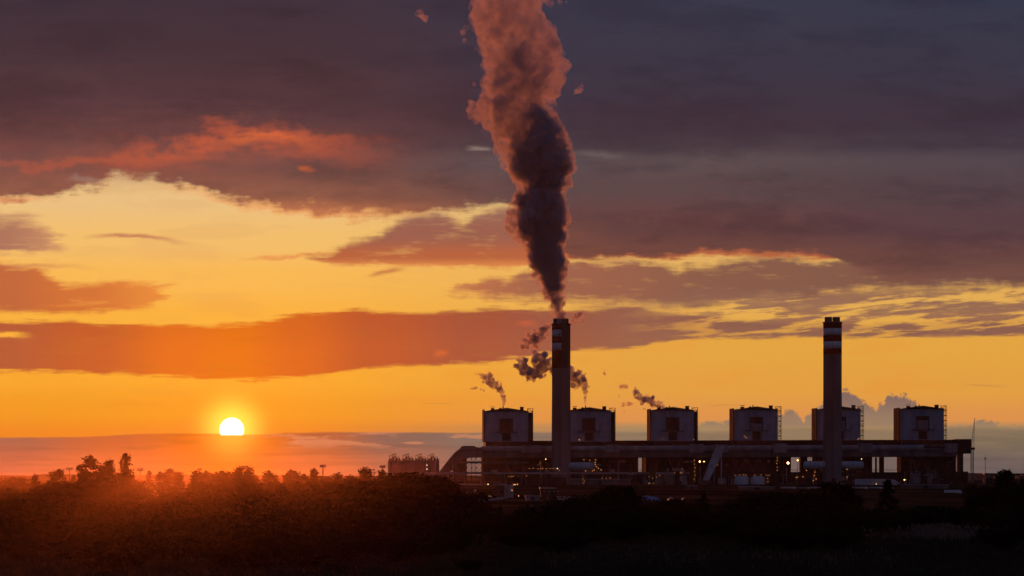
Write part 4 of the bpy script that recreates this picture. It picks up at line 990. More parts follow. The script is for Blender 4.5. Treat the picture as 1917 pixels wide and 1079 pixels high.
# ------------------------------------------------------------------ smoke
def ico():
    import bmesh
    bm = bmesh.new(); bmesh.ops.create_icosphere(bm, subdivisions=2, radius=1.0)
    v = [tuple(x.co) for x in bm.verts]; f = [tuple(q.index for q in x.verts) for x in bm.faces]; bm.free(); return v, f
IV, IF = ico()
def smoke_mat(name, dens, aniso, scale, lo, hi, zfade=None, col=(0.84, 0.88, 0.97), step=0.35, core=None, cdens=0.8):
    m = bpy.data.materials.new(name); m.use_nodes = True; t = m.node_tree; t.nodes.clear()
    pv = t.nodes.new('ShaderNodeVolumePrincipled'); ou = t.nodes.new('ShaderNodeOutputMaterial')
    pv.inputs['Density Attribute'].default_value = ''; pv.inputs['Temperature Attribute'].default_value = ''
    pv.inputs['Color'].default_value = col + (1,); pv.inputs['Anisotropy'].default_value = aniso
    tx = t.nodes.new('ShaderNodeTexCoord'); n = t.nodes.new('ShaderNodeTexNoise')
    n.inputs['Scale'].default_value = scale; n.inputs['Detail'].default_value = 4; n.inputs['Roughness'].default_value = .66
    n2 = t.nodes.new('ShaderNodeTexNoise'); n2.inputs['Scale'].default_value = scale * 3.1; n2.inputs['Detail'].default_value = 3; n2.inputs['Roughness'].default_value = .6
    t.links.new(tx.outputs['Object'], n2.inputs[0])
    av = t.nodes.new('ShaderNodeMath'); av.operation = 'MULTIPLY_ADD'; av.inputs[1].default_value = .62
    av2 = t.nodes.new('ShaderNodeMath'); av2.operation = 'MULTIPLY'; av2.inputs[1].default_value = .38; t.links.new(n2.outputs['Fac'], av2.inputs[0])
    t.links.new(n.outputs['Fac'], av.inputs[0]); t.links.new(av2.outputs[0], av.inputs[2])
    mr = t.nodes.new('ShaderNodeMapRange'); mr.interpolation_type = 'SMOOTHSTEP'
    mr.inputs['From Min'].default_value = lo; mr.inputs['From Max'].default_value = hi; mr.inputs['To Min'].default_value = 0.0; mr.inputs['To Max'].default_value = dens
    t.links.new(tx.outputs['Object'], n.inputs[0]); t.links.new(av.outputs[0], mr.inputs['Value'])
    out = mr.outputs[0]
    if zfade:
        s = t.nodes.new('ShaderNodeSeparateXYZ'); t.links.new(tx.outputs['Object'], s.inputs[0])
        z0, z1 = zfade[0][0], zfade[-1][0]
        a = t.nodes.new('ShaderNodeMapRange'); a.inputs['From Min'].default_value = z0; a.inputs['From Max'].default_value = z1
        t.links.new(s.outputs[2], a.inputs['Value']); r = t.nodes.new('ShaderNodeValToRGB'); e = r.color_ramp.elements
        P_ = [((z - z0) / (z1 - z0), v) for z, v in zfade]
        e[0].position = P_[0][0]; e[0].color = (P_[0][1],) * 3 + (1,); e[1].position = P_[-1][0]; e[1].color = (P_[-1][1],) * 3 + (1,)
        for p, v in P_[1:-1]: k = e.new(p); k.color = (v,) * 3 + (1,)
        t.links.new(a.outputs[0], r.inputs[0])
        mu = t.nodes.new('ShaderNodeMath'); mu.operation = 'MULTIPLY'; t.links.new(out, mu.inputs[0]); t.links.new(r.outputs[0], mu.inputs[1]); out = mu.outputs[0]
    if core:
        # dense heart of the plume, inside a thinner veil: core = [(height, centre x, half width)]
        def mth(op, a_, b_=None):
            q = t.nodes.new('ShaderNodeMath'); q.operation = op
            for i_, v_ in enumerate((a_, b_)):
                if v_ is None: continue
                if hasattr(v_, 'is_output'): t.links.new(v_, q.inputs[i_])
                else: q.inputs[i_].default_value = v_
            return q.outputs[0]
        def crv(vals, lo_, hi_):
            q = t.nodes.new('ShaderNodeFloatCurve'); c = q.mapping.curves[0]; zs = [(z - core[0][0]) / (core[-1][0] - core[0][0]) for z, _, _ in core]
            P2 = [(z, (v - lo_) / (hi_ - lo_)) for z, v in zip(zs, vals)]
            c.points[0].location = P2[0]; c.points[1].location = P2[-1]
            for p in P2[1:-1]: c.points.new(*p)
            q.mapping.update(); t.links.new(zf, q.inputs['Value']); return mth('ADD', mth('MULTIPLY', q.outputs[0], hi_ - lo_), lo_)
        s3 = t.nodes.new('ShaderNodeSeparateXYZ'); t.links.new(tx.outputs['Object'], s3.inputs[0])
        zf = mth('DIVIDE', mth('SUBTRACT', s3.outputs[2], core[0][0]), core[-1][0] - core[0][0])
        cx_ = crv([c for _, c, _ in core], -80, 20); hw = crv([h for _, _, h in core], -10, 50)
        ddx = mth('SUBTRACT', s3.outputs[0], cx_); rad = mth('SQRT', mth('ADD', mth('MULTIPLY', ddx, ddx), mth('MULTIPLY', s3.outputs[1], s3.outputs[1])))
        nn_ = mth('MULTIPLY', mth('SUBTRACT', av.outputs[0], .5), 115.0)
        nn_ = mth('MULTIPLY', nn_, mth('DIVIDE', mth('MINIMUM', mth('MAXIMUM', hw, 5.0), 26.0), 26.0))
        dd_ = mth('ADD', mth('SUBTRACT', hw, rad), nn_)
        m2 = t.nodes.new('ShaderNodeMapRange'); m2.interpolation_type = 'SMOOTHSTEP'; m2.inputs['From Min'].default_value = -7; m2.inputs['From Max'].default_value = 20
        m2.inputs['To Max'].default_value = cdens; t.links.new(dd_, m2.inputs['Value'])
        out = mth('ADD', out, m2.outputs[0])
    t.links.new(out, pv.inputs['Density']); t.links.new(pv.outputs[0], ou.inputs['Volume'])
    m.cycles.volume_step_rate = step
    return m
def plume(D, base, puffs, m, label, voxel, disp, name='smoke_plume', group='steam and smoke plumes'):
    """one closed billowing hull round all puffs; the smoke itself is the volume inside"""
    v = []; f = []; o0 = Vector((wx(base[0], D), D, wz(base[1], D)))
    rnd = random.Random(3)
    for (x, y, dep, r) in puffs:
        b = len(v); c = Vector((wx(x, D), D + dep, wz(y, D))) - o0; R_ = r * D / F
        M_ = Matrix.Rotation(rnd.uniform(0, 6), 3, Vector((rnd.random(), rnd.random(), rnd.random() + .1)).normalized())
        v += [tuple(c + M_ @ Vector(p) * R_) for p in IV]; f += [tuple(b + i for i in q) for q in IF]
    me = bpy.data.meshes.new(name); me.from_pydata(v, [], f); me.materials.append(m)
    o = bpy.data.objects.new(name, me); COL.objects.link(o); o.location = o0
    tag(o, label, 'smoke plume', group)
    rm = o.modifiers.new('r', 'REMESH'); rm.mode = 'VOXEL'; rm.voxel_size = voxel
    for k, (sz, st_) in enumerate(disp):
        tx = bpy.data.textures.new('billow', 'CLOUDS'); tx.noise_scale = sz; tx.noise_depth = 3; tx.noise_basis = 'ORIGINAL_PERLIN'
        dm = o.modifiers.new('d', 'DISPLACE'); dm.texture = tx; dm.strength = st_; dm.mid_level = .5; dm.texture_coords = 'LOCAL'
    return o
R3 = random.Random(11)
prof = [(612, 1039, 1060), (606, 1037, 1061), (600, 1036, 1062), (592, 1034, 1061), (585, 1031, 1061), (570, 1026, 1060), (555, 1019, 1059), (540, 1013, 1060), (525, 1004, 1059), (510, 996, 1062), (495, 988, 1066), (480, 985, 1060), (465, 982, 1055), (450, 970, 1059), (435, 957, 1061), (420, 950, 1062), (405, 946, 1064), (392, 950, 1066), (378, 960, 1060), (365, 967, 1058), (350, 970, 1069), (335, 963, 1071), (320, 952, 1073), (305, 944, 1075), (290, 934, 1076), (275, 930, 1072), (260, 926, 1064), (245, 920, 1056), (232, 914, 1048), (220, 900, 1044), (205, 893, 1041), (190, 897, 1042), (175, 902, 1046), (160, 906, 1054), (145, 905, 1060), (130, 904, 1062), (115, 903, 1058), (100, 902, 1053), (85, 898, 1048), (70, 892, 1042), (55, 888, 1032), (40, 884, 1022), (25, 882, 1014), (10, 882, 1014), (-8, 884, 1020), (-26, 890, 1030), (-46, 896, 1040), (-64, 905, 1045)]
puffs = []
for i, (y, l, r) in enumerate(prof):
    wd = r - l; c = (l + r) / 2
    puffs.append((c + R3.uniform(-.03, .03) * wd, y, R3.uniform(-.1, .1) * wd * .68, wd * .38))
    n = 5 if wd < 45 else 7
    for k in range(n):
        a = R3.uniform(0, 2 * pi) if k > 1 else (0 if k == 0 else pi)
        rr = wd * R3.uniform(.12, .22) if wd > 40 else wd * R3.uniform(.16, .26)
        ro = wd * .5 - rr * .92
        puffs.append((c + cos(a) * ro, y + R3.uniform(-6, 6), sin(a) * ro * .68, rr))
    for k in range(n):
        a = R3.uniform(0, 2 * pi); rr = wd * R3.uniform(.04, .10) + 1; ro = wd * .5 - rr * .3
        puffs.append((c + cos(a) * ro, y + R3.uniform(-8, 8), sin(a) * ro * .68, rr))
# side lobes and torn pieces
for x, y, r in ((884, 196, 8), (880, 208, 9), (882, 220, 8), (890, 228, 7), (880, 190, 6), (866, 62, 7), (870, 74, 6), (872, 52, 6), (880, 84, 5), (894, 92, 6), (888, 160, 6), (1030, 4, 9), (1048, 2, 6), (1060, 6, 4), (1058, 400, 8), (1064, 415, 7), (1066, 490, 5), (952, 400, 8), (949, 418, 8)):
    puffs.append((x, y, R3.uniform(-8, 8), r))
zb = 597
def zrel(y): return (zb - y) * 3240 / F
core = [(612, 1049, 12), (585, 1047, 13), (560, 1042, 18), (530, 1035, 23), (500, 1028, 31), (460, 1023, 33), (420, 1014, 44), (380, 1012, 42), (340, 1019, 40), (300, 1014, 44), (260, 1016, 36), (225, 1014, 24), (200, 1002, 12), (172, 988, 4), (145, 975, 3), (115, 968, 11), (85, 965, 2), (50, 950, -10), (-80, 950, -14)]
core = [(zrel(y), (x - 1049) * 3240 / F, h * 3240 / F) for y, x, h in core]
MM = smoke_mat('dense_steam', 0.17, 0.42, 0.045, 0.42, 0.63,
               [(zrel(615), 2.5), (zrel(560), 1.2), (zrel(330), .8), (zrel(260), .7), (zrel(190), .6), (zrel(0), .42), (zrel(-80), .4)], step=0.2, core=core, cdens=0.42)
plume(3240, (1049, 597), puffs, MM, 'towering thick plume rising from the smoking chimney to the top of the picture', 1.5, ((12, 5.5), (4.5, 3.2)))

def chain(pts, seed, mult=6):
    r_ = random.Random(seed); out = []
    for (x0, y0, a), (x1, y1, b) in zip(pts, pts[1:]):
        n = max(2, int(math.hypot(x1 - x0, y1 - y0) / max(1.0, (a + b) * .25)))
        for i in range(n):
            t_ = i / n; x = x0 + (x1 - x0) * t_; y = y0 + (y1 - y0) * t_; rr = a + (b - a) * t_
            x += r_.uniform(-.25, .25) * rr; y += r_.uniform(-.2, .2) * rr; out.append((x, y, 0, rr * .72))
            for k in range(mult):
                g_ = r_.uniform(0, 6.28); q_ = r_.uniform(.6, 1.15); out.append((x + cos(g_) * rr * q_, y + sin(g_) * rr * q_, r_.uniform(-.6, .6) * rr, rr * r_.uniform(.2, .5)))
    return out
SM = smoke_mat('thin_steam', 0.60, 0.35, 0.10, 0.36, 0.62, step=0.3)
WM = smoke_mat('torn_steam', 0.5, 0.45, 0.09, 0.40, 0.58, step=0.4)
D2 = 3410
p = chain([(942.5, 760, 2.2), (943, 752, 4), (942, 743, 5), (938, 733, 6), (930, 724, 7.5), (920, 716, 8.5), (910, 710, 8.5), (903, 706, 6)], 1) + chain([(904, 702, 3), (896, 700, 2.5), (888, 702, 2)], 2) + chain([(912, 702, 5), (920, 700, 4)], 8) + chain([(892, 727, 3.2), (884, 728, 2.4), (879, 727, 1.2)], 3) + chain([(906, 731, 2.6), (898, 729, 2)], 4)
plume(D2, (942, 758), p, SM, 'short steam curling up and left from the boiler house farthest left', 0.9, ((3, 2.2), (1.2, .8)))
p = chain([(1095, 761, 1.6), (1095.5, 748, 2.4), (1096, 738, 4), (1096, 728, 5.5), (1096, 718, 6), (1092, 709, 8), (1083, 704, 9), (1073, 703, 9), (1060, 700, 11), (1045, 694, 12), (1030, 686, 13), (1014, 675, 14)], 5) + chain([(1012, 672, 15), (1002, 668, 10)], 6) + chain([(1018, 690, 9), (1006, 696, 13), (993, 698, 13), (979, 690, 13), (971, 682, 10)], 7) + chain([(978, 675, 8), (975, 668, 6)], 9) + chain([(1090, 722, 7), (1078, 722, 8), (1070, 718, 8)], 10) + chain([(988, 706, 6), (1002, 710, 5)], 12)
plume(D2 + 20, (1095, 760), p, SM, 'purple steam cloud drifting left behind the smoking chimney from the second boiler house', 1.2, ((4, 4.0), (1.6, 1.4)))
p = chain([(1244, 762, 2.5), (1238, 758, 6), (1228, 757, 6.5), (1218, 751, 8), (1208, 747, 9), (1198, 744, 8), (1191, 736, 6), (1187, 730, 5)], 13) + chain([(1207, 766, 2.2), (1203, 767, 1.6)], 14)
plume(D2 + 20, (1244, 762), p, SM, 'lumpy torn smoke trailing left off the roof of the third boiler house', 0.9, ((3, 2.4), (1.2, 1.0)))
p = chain([(1160, 726, 3.5), (1167, 722, 4.5), (1176, 726, 2.5)], 15) + chain([(1166, 758, 3.5), (1174, 756, 4.2), (1184, 757, 2.8)], 16) + chain([(1158, 740, 1.8), (1160, 744, 1.5)], 17) + chain([(1168, 768, 1.8), (1170, 773, 1.2)], 18)
plume(D2 + 20, (1168, 740), p, WM, 'faint scraps of steam left of the torn smoke, almost gone', 0.9, ((3, 2.5), (1.2, 1.0)), 'steam_scraps')
p = chain([(1132, 690, 1.5), (1130, 698, 2.5), (1134, 704, 1.8)], 19)
plume(D2 + 20, (1132, 697), p, WM, 'tiny faint puff hanging alone between the two chimneys', 0.8, ((3, 1.5),), 'steam_puff')
p = chain([(1031, 608, 4), (1020, 614, 8), (1010, 624, 11), (1002, 636, 13), (992, 644, 12), (978, 650, 9)], 20) + chain([(990, 628, 6), (984, 622, 4)], 21)
plume(3240 + 60, (1031, 610), p, WM, 'orange veil of smoke sinking left of the smoking chimney top', 1.2, ((5, 4), (2, 2)), 'smoke_veil')
p = chain([(1070, 606, 4), (1076, 598, 6), (1082, 590, 7), (1090, 582, 6)], 22) + chain([(1090, 594, 4), (1090, 606, 3)], 23)
plume(3240 + 60, (1070, 606), p, WM, 'small orange wisp right of the smoking chimney top', 1.2, ((5, 4), (2, 2)), 'smoke_wisp')

VM = smoke_mat('faint_vapour', 0.09, 0.5, 0.07, 0.38, 0.62, step=0.5)
plume(3240, (1085, 168), chain([(1078, 174, 4), (1084, 169, 6), (1091, 161, 5)], 31), VM, 'small torn red scrap right of the upper main plume', 1.4, ((5, 4), (2, 2)), 'smoke_scrap')
plume(3240, (790, 30), chain([(782, 24, 5), (790, 31, 8), (799, 40, 5)], 32), VM, 'faint red scrap near the top edge left of the main plume', 1.4, ((5, 4), (2, 2)), 'smoke_scrap')

# ------------------------------------------------------------------ trees
def leaf_mat(name, col, tr=.02):
    m = bpy.data.materials.new(name); m.use_nodes = True; t = m.node_tree; b = t.nodes['Principled BSDF']; ou = t.nodes['Material Output']
    b.inputs['Roughness'].default_value = 1; b.inputs['Specular IOR Level'].default_value = 0
    tx = t.nodes.new('ShaderNodeTexCoord'); n = t.nodes.new('ShaderNodeTexNoise'); n.inputs['Scale'].default_value = 1.2; n.inputs['Detail'].default_value = 4
    r = t.nodes.new('ShaderNodeValToRGB'); r.color_ramp.elements[0].position = .35; r.color_ramp.elements[1].position = .65
    r.color_ramp.elements[0].color = tuple(c * .6 for c in col) + (1,); r.color_ramp.elements[1].color = tuple(c * 1.4 for c in col) + (1,)
    t.links.new(tx.outputs['Object'], n.inputs[0]); t.links.new(n.outputs['Fac'], r.inputs[0]); t.links.new(r.outputs[0], b.inputs['Base Color'])
    tl = t.nodes.new('ShaderNodeBsdfTranslucent'); t.links.new(r.outputs[0], tl.inputs[0]); mx = t.nodes.new('ShaderNodeMixShader'); mx.inputs[0].default_value = tr
    t.links.new(b.outputs[0], mx.inputs[1]); t.links.new(tl.outputs[0], mx.inputs[2]); t.links.new(mx.outputs[0], ou.inputs['Surface'])
    return m
LM = [leaf_mat('leaves_olive', (.024, .021, .014)), leaf_mat('leaves_dark', (.019, .018, .012)), leaf_mat('leaves_brown', (.027, .020, .014))]
def make_tree(kind, H, seed, lm):
    """returns crown mesh, trunk mesh; unit = metres, base at the origin"""
    r_ = random.Random(seed); tr = MB(); leaves = MB(); tips = []
    lean = Vector((r_.uniform(-.06, .06), r_.uniform(-.06, .06), 1))
    def limb(p, d, L, r, depth):
        n = 4; q = p.copy(); dd = d.normalized()
        for i in range(n):
            q2 = q + dd * L / n; tr.tube(q, q2, r * (1 - .16 * i), r * (1 - .16 * (i + 1)), n=5 if depth else 7, caps=False)
            dd = (dd + Vector((r_.uniform(-.2, .2), r_.uniform(-.2, .2), r_.uniform(-.02, .14)))).normalized(); q = q2
            if depth < 2 and i >= 1:
                for k in range(2):
                    a = r_.uniform(0, 6.28); up = .55 if kind != 'slender' else 1.1
                    nd = Vector((cos(a), sin(a), r_.uniform(.1, up) + up * .2))
                    limb(q, nd, L * r_.uniform(.38, .6), r * .5, depth + 1)
            if depth >= 1: tips.append((q.copy(), depth))
        tips.append((q.copy(), depth))
    def leafat(c, s):
        a = Vector((r_.gauss(0, 1), r_.gauss(0, 1), r_.gauss(0, 1))).normalized(); b = a.orthogonal().normalized(); a2 = a.cross(b)
        k = len(leaves.v); w_ = s * r_.uniform(.35, .6)
        leaves.v += [tuple(c - b * s), tuple(c - a2 * w_), tuple(c + b * s), tuple(c + a2 * w_)]; leaves.f.append((k, k + 1, k + 2, k + 3))
    if kind == 'round':
        limb(Vector((0, 0, 0)), lean, H * .62, H * .028, 0); n, sp_, ls = 50, .095, .23
        for k in range(26):
            a = r_.uniform(0, 6.28); e = r_.uniform(-.15, 1.35); R_ = H * .44
            tips.append((Vector((cos(a) * cos(e) * R_, sin(a) * cos(e) * R_, H * .46 + sin(e) * H * .42)) * r_.uniform(.82, 1.0), 2))
    elif kind == 'slender':
        limb(Vector((0, 0, 0)), lean, H * .8, H * .014, 5); tips = []
        n, sp_, ls = 34, .034, .15
        for z in range(80):
            t_ = r_.random() ** 1.1; a_ = r_.uniform(0, 6.28); R_ = H * .16 * (1.03 - t_) ** .8 * r_.uniform(.15, 1.15)
            bump = 1 + .35 * sin(t_ * 19 + seed)
            tips.append((Vector((lean.x * H * t_ + cos(a_) * R_ * bump, lean.y * H * t_ + sin(a_) * R_ * bump, H * (.08 + .9 * t_))), 2))
    elif kind == 'cone':
        limb(Vector((0, 0, 0)), Vector((0, 0, 1)), H * .8, H * .02, 5)
        n, sp_, ls = 44, .055, .2; tips = []
        for k in range(70):
            t_ = (k + .5) / 70; a = r_.uniform(0, 6.28); R_ = H * .26 * (1 - t_) ** .75 * r_.uniform(.5, 1.05) + .05
            c = Vector((cos(a) * R_, sin(a) * R_, H * (.08 + .9 * t_))); tips.append((c, 2)); tr.tube((0, 0, c.z + .3), c, .05, .02, n=4, caps=False)
    elif kind == 'bush':
        for k in range(6):
            a = r_.uniform(0, 6.28); limb(Vector((cos(a) * .3, sin(a) * .3, 0)), Vector((cos(a) * .8, sin(a) * .8, 1)), H * .6, H * .018, 1)
        n, sp_, ls = 64, .12, .22
        for k in range(30):
            a = r_.uniform(0, 6.28); e = r_.uniform(-.1, 1.4); R_ = H * .62
            tips.append((Vector((cos(a) * cos(e) * R_, sin(a) * cos(e) * R_, H * .3 + sin(e) * H * .55)) * r_.uniform(.8, 1), 2))
    for c, dpt in tips:
        w_ = r_.uniform(.6, 1.3); nn_ = int(n * w_)
        for i in range(nn_):
            o_ = Vector((r_.gauss(0, 1), r_.gauss(0, 1), r_.gauss(0, .8))) * H * sp_ * w_ * .62
            q = c + o_
            if q.z > .15: leafat(q, ls * r_.uniform(.6, 1.5) * (H / 9) ** .5)
    zs_ = sorted(v[2] for v in leaves.v); zt = zs_[int(len(zs_) * (.99 if kind != 'slender' else .993))]; k_ = H / zt          # crown top exactly at H
    leaves.v = [(x * k_, y * k_, z * k_) for x, y, z in leaves.v]; tr.v = [(x * k_, y * k_, z * k_) for x, y, z in tr.v]
    keep = [f for f in leaves.f if max(leaves.v[i][2] for i in f) < H * 1.055]        # no stray leaves above the crown
    leaves.v, leaves.f = [leaves.v[i] for f in keep for i in f], [tuple(range(4 * k, 4 * k + 4)) for k in range(len(keep))]
    def me(mb, nm, m):
        q = bpy.data.meshes.new(nm); q.from_pydata(mb.v, [], mb.f); q.materials.append(m); return q
    return me(leaves, 'crown', LM[lm]), me(tr, 'trunk', MT['bark'])
PROTO = {}
for kind, n in (('round', 4), ('slender', 4), ('cone', 2), ('bush', 3)):
    PROTO[kind] = [make_tree(kind, 10.0, 100 + i * 7 + len(kind), [0, 1, 2, 1][i]) for i in range(n)]
T_SEED = random.Random(4)
def tree(kind, px, ytop, D, label, group, var=None, wide=1.0):
    var = T_SEED.randrange(len(PROTO[kind])) if var is None else var
    cm, tm = PROTO[kind][var]; x = wx(px, D); z0 = ground_h(x, D) - .1; h = wz(ytop, D) - z0
    s = h * (1.0 if kind in ('slender', 'cone') else .94) / 10.0; nm = {'round': 'broadleaf_tree', 'slender': 'slender_tree', 'cone': 'conical_tree', 'bush': 'bush'}[kind]
    o = empty(nm, (x, D, z0), label, 'bush' if kind == 'bush' else 'tree', group, T_SEED.uniform(0, 6.28)); o.scale = (s * wide, s * wide, s)
    for nn_, m in (('crown', cm), ('trunk', tm)):
        c = bpy.data.objects.new(nn_, m); COL.objects.link(c); c.parent = o
GW = 'trees of the dark wood in the left half'; GR = 'dark trees and bushes in the right half'
# trees that stand out
for a in [
 ('slender', 172, 857, 430, 'leafy pointed treetop at the left, tallest before the leaning one', 0, 1.5), ('slender', 205, 864, 440, 'loose treetop between the pointed and the leaning one, left of the sun', 1, 1.2),
 ('slender', 231, 852, 430, 'leaning feathery treetop, highest of the left wood', 2, 1.1), ('slender', 93, 884, 520, 'small round-topped tree at the far left above the dark wood', 3, 1.6),
 ('slender', 117, 881, 480, 'thin treetop right beside the leftmost mast head', 0, 1.3), ('slender', 277, 883, 620, 'faint sparse treetop just right of the whole slender mast', 2, 1.0),
 ('slender', 325, 880, 600, 'sparse pair-crowned tree glowing left of the sun', 1, 1.5), ('slender', 340, 886, 560, 'lower sparse tree glowing under the left of the sun', 3, 1.4),
 ('slender', 385, 884, 560, 'spindly glowing tree right of the mast below the sun', 0, 1.2), ('slender', 442, 877, 520, 'broad glowing treetop immediately left of the wide-headed mast', 1, 1.4),
 ('slender', 473, 876, 530, 'full glowing treetop immediately right of the wide-headed mast', 3, 1.3), ('slender', 554, 884, 560, 'pointed treetop left of the dark tall mast', 2, 1.5),
 ('slender', 573, 890, 560, 'rounded treetop leaning on the pointed one left of the dark tall mast', 0, 1.8), ('cone', 683, 879, 520, 'neat pointed tree just left of the silo-side mast', 0, 1.2),
 ('slender', 158, 874, 440, 'lower feathery treetop leaning on the leafy pointed one, left side', 2, 1.4), ('slender', 188, 876, 450, 'treetop filling the dip right of the leafy pointed one', 3, 1.5), ('slender', 246, 880, 450, 'low shoulder treetop right of the leaning feathery one', 1, 1.4),
 ('slender', 300, 886, 560, 'small glowing treetop left of the sparse pair-crowned tree', 0, 1.4), ('slender', 413, 884, 540, 'small treetop left of the broad glowing one under the sun', 2, 1.5), ('slender', 506, 884, 540, 'treetop right of the full glowing one by the wide-headed mast', 0, 1.6),
 ('slender', 530, 889, 550, 'low treetop left of the pointed one by the dark tall mast', 1, 1.5), ('slender', 640, 889, 540, 'low glowing treetop right of the dark tall mast', 3, 1.6), ('slender', 663, 892, 540, 'low ragged treetop beside the neat pointed tree', 1, 1.8)]:
    tree(a[0], a[1], a[2], a[3], a[4], GW, a[5], a[6])
for a in [('round', 748, 882, 430, 'big dome-shaped tree covering the foot of the coal silos', 0, 1.5), ('round', 800, 902, 400, 'dark sloping shoulder tree below the rightmost silo', 1, 1.4), ('round', 778, 888, 440, 'tree merging into the right flank of the big dome-shaped one', 0, 1.5), ('round', 828, 914, 400, 'lowest step of the dark tree slope below the arched gallery', 3, 1.4), ('round', 712, 893, 420, 'tree at the left flank of the big dome-shaped one', 2, 1.3)]:
    tree(a[0], a[1], a[2], a[3], a[4], GW, a[5], a[6])
for a in [('bush', 1044, 940, 400, 'round black bush before the double timber pole', 0, 1.25), ('round', 1148, 908, 560, 'dark tree left of the blue-white heap', 1, 1.5),
 ('bush', 1105, 925, 480, 'low tree left of the one by the blue-white heap', 1, 1.3), ('bush', 1215, 944, 480, 'dark bush right below the blue-white heap', 2, 1.2), ('bush', 1275, 934, 520, 'dark bush left of the inclined conveyor foot', 0, 1.2),
 ('cone', 1317, 921, 560, 'narrow dark tree exactly at the inclined conveyor foot', 1, .9), ('bush', 1362, 964, 400, 'low bush in front of the tiny pale hut', 2, 1.1),
 ('bush', 1432, 920, 520, 'wide dark bush right of the tiny pale hut', 1, 1.5), ('bush', 1478, 920, 540, 'dark bush beside the wide one left of the banded chimney', 0, 1.3), ('round', 1575, 900, 520, 'tall dark tree hiding the foot of the banded chimney', 2, 1.0),
 ('bush', 1532, 915, 540, 'dark bush at the left shoulder of the tall tree by the banded chimney', 2, 1.1), ('cone', 1663, 900, 500, 'slim lone dark tree right of the banded chimney', 1, 1.0),
 ('cone', 1882, 883, 470, 'largest dark tree at the far right', 1, 1.5), ('round', 1850, 908, 470, 'shorter tree leaning on the largest one at the far right', 1, 1.1), ('cone', 1820, 908, 560, 'ragged tree right of the thin pole', 0, 1.2),
 ('round', 1925, 898, 450, 'tree cut off by the right edge of the picture', 2, 1.2), ('bush', 1742, 946, 470, 'low dark hedge bush in the middle of the field at right', 1, 2.0), ('bush', 1700, 955, 430, 'low dark hedge bush left of the field middle', 0, 1.8), ('bush', 1795, 950, 440, 'low dark hedge bush right of the field middle', 2, 1.8),
 ('bush', 1650, 962, 420, 'lowest hedge bush under the slim lone tree', 1, 1.6)]:
    tree(a[0], a[1], a[2], a[3], a[4], GR, a[5], a[6])
# the mass of the wood: silhouette row by column
SIL = [(-60, 893), (0, 890), (40, 896), (100, 888), (150, 878), (240, 886), (270, 918), (300, 886), (340, 882), (400, 890), (440, 885), (500, 885), (560, 884), (620, 890), (700, 884), (760, 892), (800, 902), (830, 918), (850, 940), (880, 940), (950, 948), (1010, 944), (1100, 934), (1180, 925), (1220, 940), (1300, 940)]
def sil(x):
    for (a, b), (c, d) in zip(SIL, SIL[1:]):
        if a <= x <= c: return b + (d - b) * (x - a) / (c - a)
    return SIL[-1][1]
MARKS = [(-40, 'cut by the left edge of the picture'), (20, 'at the far left, clear of the edge'), (75, 'below the small round-topped tree'), (128, 'below the leftmost mast head'), (172, 'below the leafy pointed treetop'), (228, 'below the leaning feathery treetop'),
         (270, 'below the whole slender mast'), (325, 'below the sparse pair-crowned tree'), (380, 'below the mast left of the sun'), (434, 'straight below the sun'), (475, 'just right of the sun'), (520, 'midway between sun and dark tall mast, sun side'), (560, 'below the pointed treetop'),
         (604, 'below the dark tall mast'), (650, 'right of the dark tall mast'), (690, 'below the neat pointed tree'), (735, 'below the left half of the dome tree'), (775, 'below the right half of the dome tree'), (815, 'below the rightmost coal silo'), (855, 'below the arched gallery'), (900, 'below the ramp conveyor'), (945, 'below the first boiler house'), (990, 'left of the double timber pole'), (1040, 'below the double timber pole')]
WOOD = []
for row, (D, dy_, st_, kinds, lab) in enumerate([
    (640, -2, 30, ('slender', 'slender', 'round'), 'hazy back-row tree'), (520, 3, 38, ('round', 'slender', 'slender'), 'second-row tree'), (430, 22, 48, ('bush', 'round'), 'middle-row tree'),
    (350, 46, 60, ('bush',), 'fourth-row black bush'), (295, 95, 78, ('bush',), 'front-row black bush')]):
    x = -50; rowl = []
    while x < (1010 if row != 3 else 860):
        xx = x + T_SEED.uniform(-8, 8); y = sil(xx) + dy_ + T_SEED.choice((-6, 3, 10, 17)) + T_SEED.uniform(-4, 5)
        if not (row < 2 and 250 < xx < 285): rowl.append((T_SEED.choice(kinds), xx, y, D + T_SEED.uniform(-25, 25), min(MARKS, key=lambda q: abs(q[0] - xx))[1]))
        x += st_
    for k in rowl:
        same = [q for q in rowl if q[4] == k[4]]; i = same.index(k)
        side = '' if len(same) == 1 else ('left ' if i == 0 else ('right ' if i == len(same) - 1 else 'central '))
        tree(k[0], k[1], k[2], k[3], side + lab + ' ' + k[4], 'rows of trees in the left wood', None, T_SEED.uniform(1.0, 1.5))
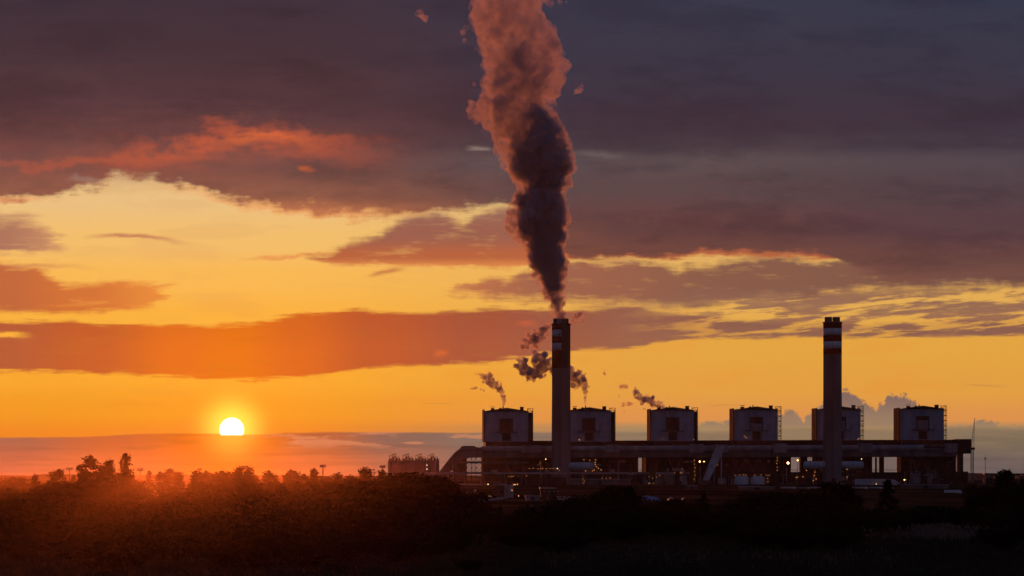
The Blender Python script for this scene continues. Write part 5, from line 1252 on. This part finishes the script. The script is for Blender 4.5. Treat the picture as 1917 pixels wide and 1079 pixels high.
for x, y, D, w_ in ((1010, 958, 430, 1.6), (1092, 957, 380, 1.7), (1130, 945, 430, 1.5), (1175, 950, 400, 1.5), (1250, 955, 430, 1.5), (1310, 958, 430, 1.3), (1400, 950, 420, 1.6), (1450, 945, 400, 1.7), (1500, 945, 420, 1.6), (1550, 940, 430, 1.5), (1600, 950, 420, 1.5),
                    (1430, 985, 350, 1.7), (1500, 985, 340, 1.8), (1570, 985, 350, 1.6), (1040, 990, 340, 1.8), (1850, 950, 420, 1.6), (1905, 950, 400, 1.5), (1870, 985, 350, 1.6), (960, 990, 350, 1.7)):
    mk = min([(960, 'left of the round black bush'), (1044, 'around the foot of the round black bush'), (1085, 'right of the round black bush'), (1130, 'below the tree by the blue-white heap'), (1175, 'below the blue-white heap'), (1250, 'left of the conveyor foot'), (1310, 'under the inclined conveyor foot'), (1400, 'right of the tiny pale hut'), (1450, 'below the round pale tanks'), (1500, 'left of the banded chimney'), (1570, 'below the banded chimney'), (1605, 'just right of the banded chimney'), (1850, 'below the largest far-right tree'), (1905, 'in the lower right corner of the thicket')], key=lambda q: abs(q[0] - x))[1]
    tree('bush', x, y, D + T_SEED.uniform(-10, 10), ('low black bush ' if y < 965 else 'lowest black bush ') + mk, 'low bushes of the right thicket', None, w_)

# ------------------------------------------------------------------ grass and reeds
def blades(name, n, area, hmin, hmax, wid, m, seed, lab_kind='stuff', plume_=False):
    r_ = random.Random(seed); g = MB()
    for i in range(n):
        x, y = area(r_); z = ground_h(x, y) - .05; h = r_.uniform(hmin, hmax); a = r_.uniform(0, 3.14); lx = r_.gauss(0, .16) * h; ly = r_.gauss(0, .1) * h; c, s_ = cos(a) * wid, sin(a) * wid
        k = len(g.v); g.v += [(x - c, y - s_, z), (x + c, y + s_, z), (x + lx * .4 + c * .7, y + ly * .4 + s_ * .7, z + h * .6), (x + lx * .4 - c * .7, y + ly * .4 - s_ * .7, z + h * .6), (x + lx, y + ly, z + h)]
        g.f += [(k, k + 1, k + 2, k + 3), (k + 3, k + 2, k + 4)]
        if plume_ and r_.random() < .35:
            k = len(g.v); hx, hy, hz = x + lx, y + ly, z + h
            g.v += [(hx, hy, hz - .25), (hx + .09, hy, hz), (hx + .03, hy, hz + .4), (hx - .08, hy, hz + .05)]; g.f.append((k, k + 1, k + 2, k + 3))
    o = g.build(name, m); o['kind'] = 'stuff'; return o
straw2 = mat('dry_grass_stalks', (.12, .095, .07), 1, .35, .3); straw = mat('dry_reed', (.22, .17, .13), 1, .35, .3); grassm = mat('dark_grass', (.060, .048, .034), 1, .4, .2)
def reedarea(r_):
    y = r_.uniform(330, 420); px = r_.uniform(1590, 1890) if r_.random() < .8 else r_.uniform(1540, 1640)
    y = 455 - (px - 1540) * .12 + r_.gauss(0, 16); return wx(px, y), y
blades('reeds', 9000, reedarea, .8, 2.1, .035, straw, 1, plume_=True)
def nearg(r_):
    y = 235 + 190 * r_.random() ** 1.3; px = r_.uniform(-60, 1980); return wx(px, y), y
blades('grass', 70000, nearg, .15, .7, .05, grassm, 2)
def tuft(r_):
    px = r_.choice([1250, 1300, 1410, 1460, 1530, 1580, 1050, 1650, 1180]) + r_.gauss(0, 22); y = 300 + r_.gauss(0, 12) ; return wx(px, y), y
blades('dry_grass', 500, tuft, .3, 1.0, .03, straw2, 3, plume_=True)
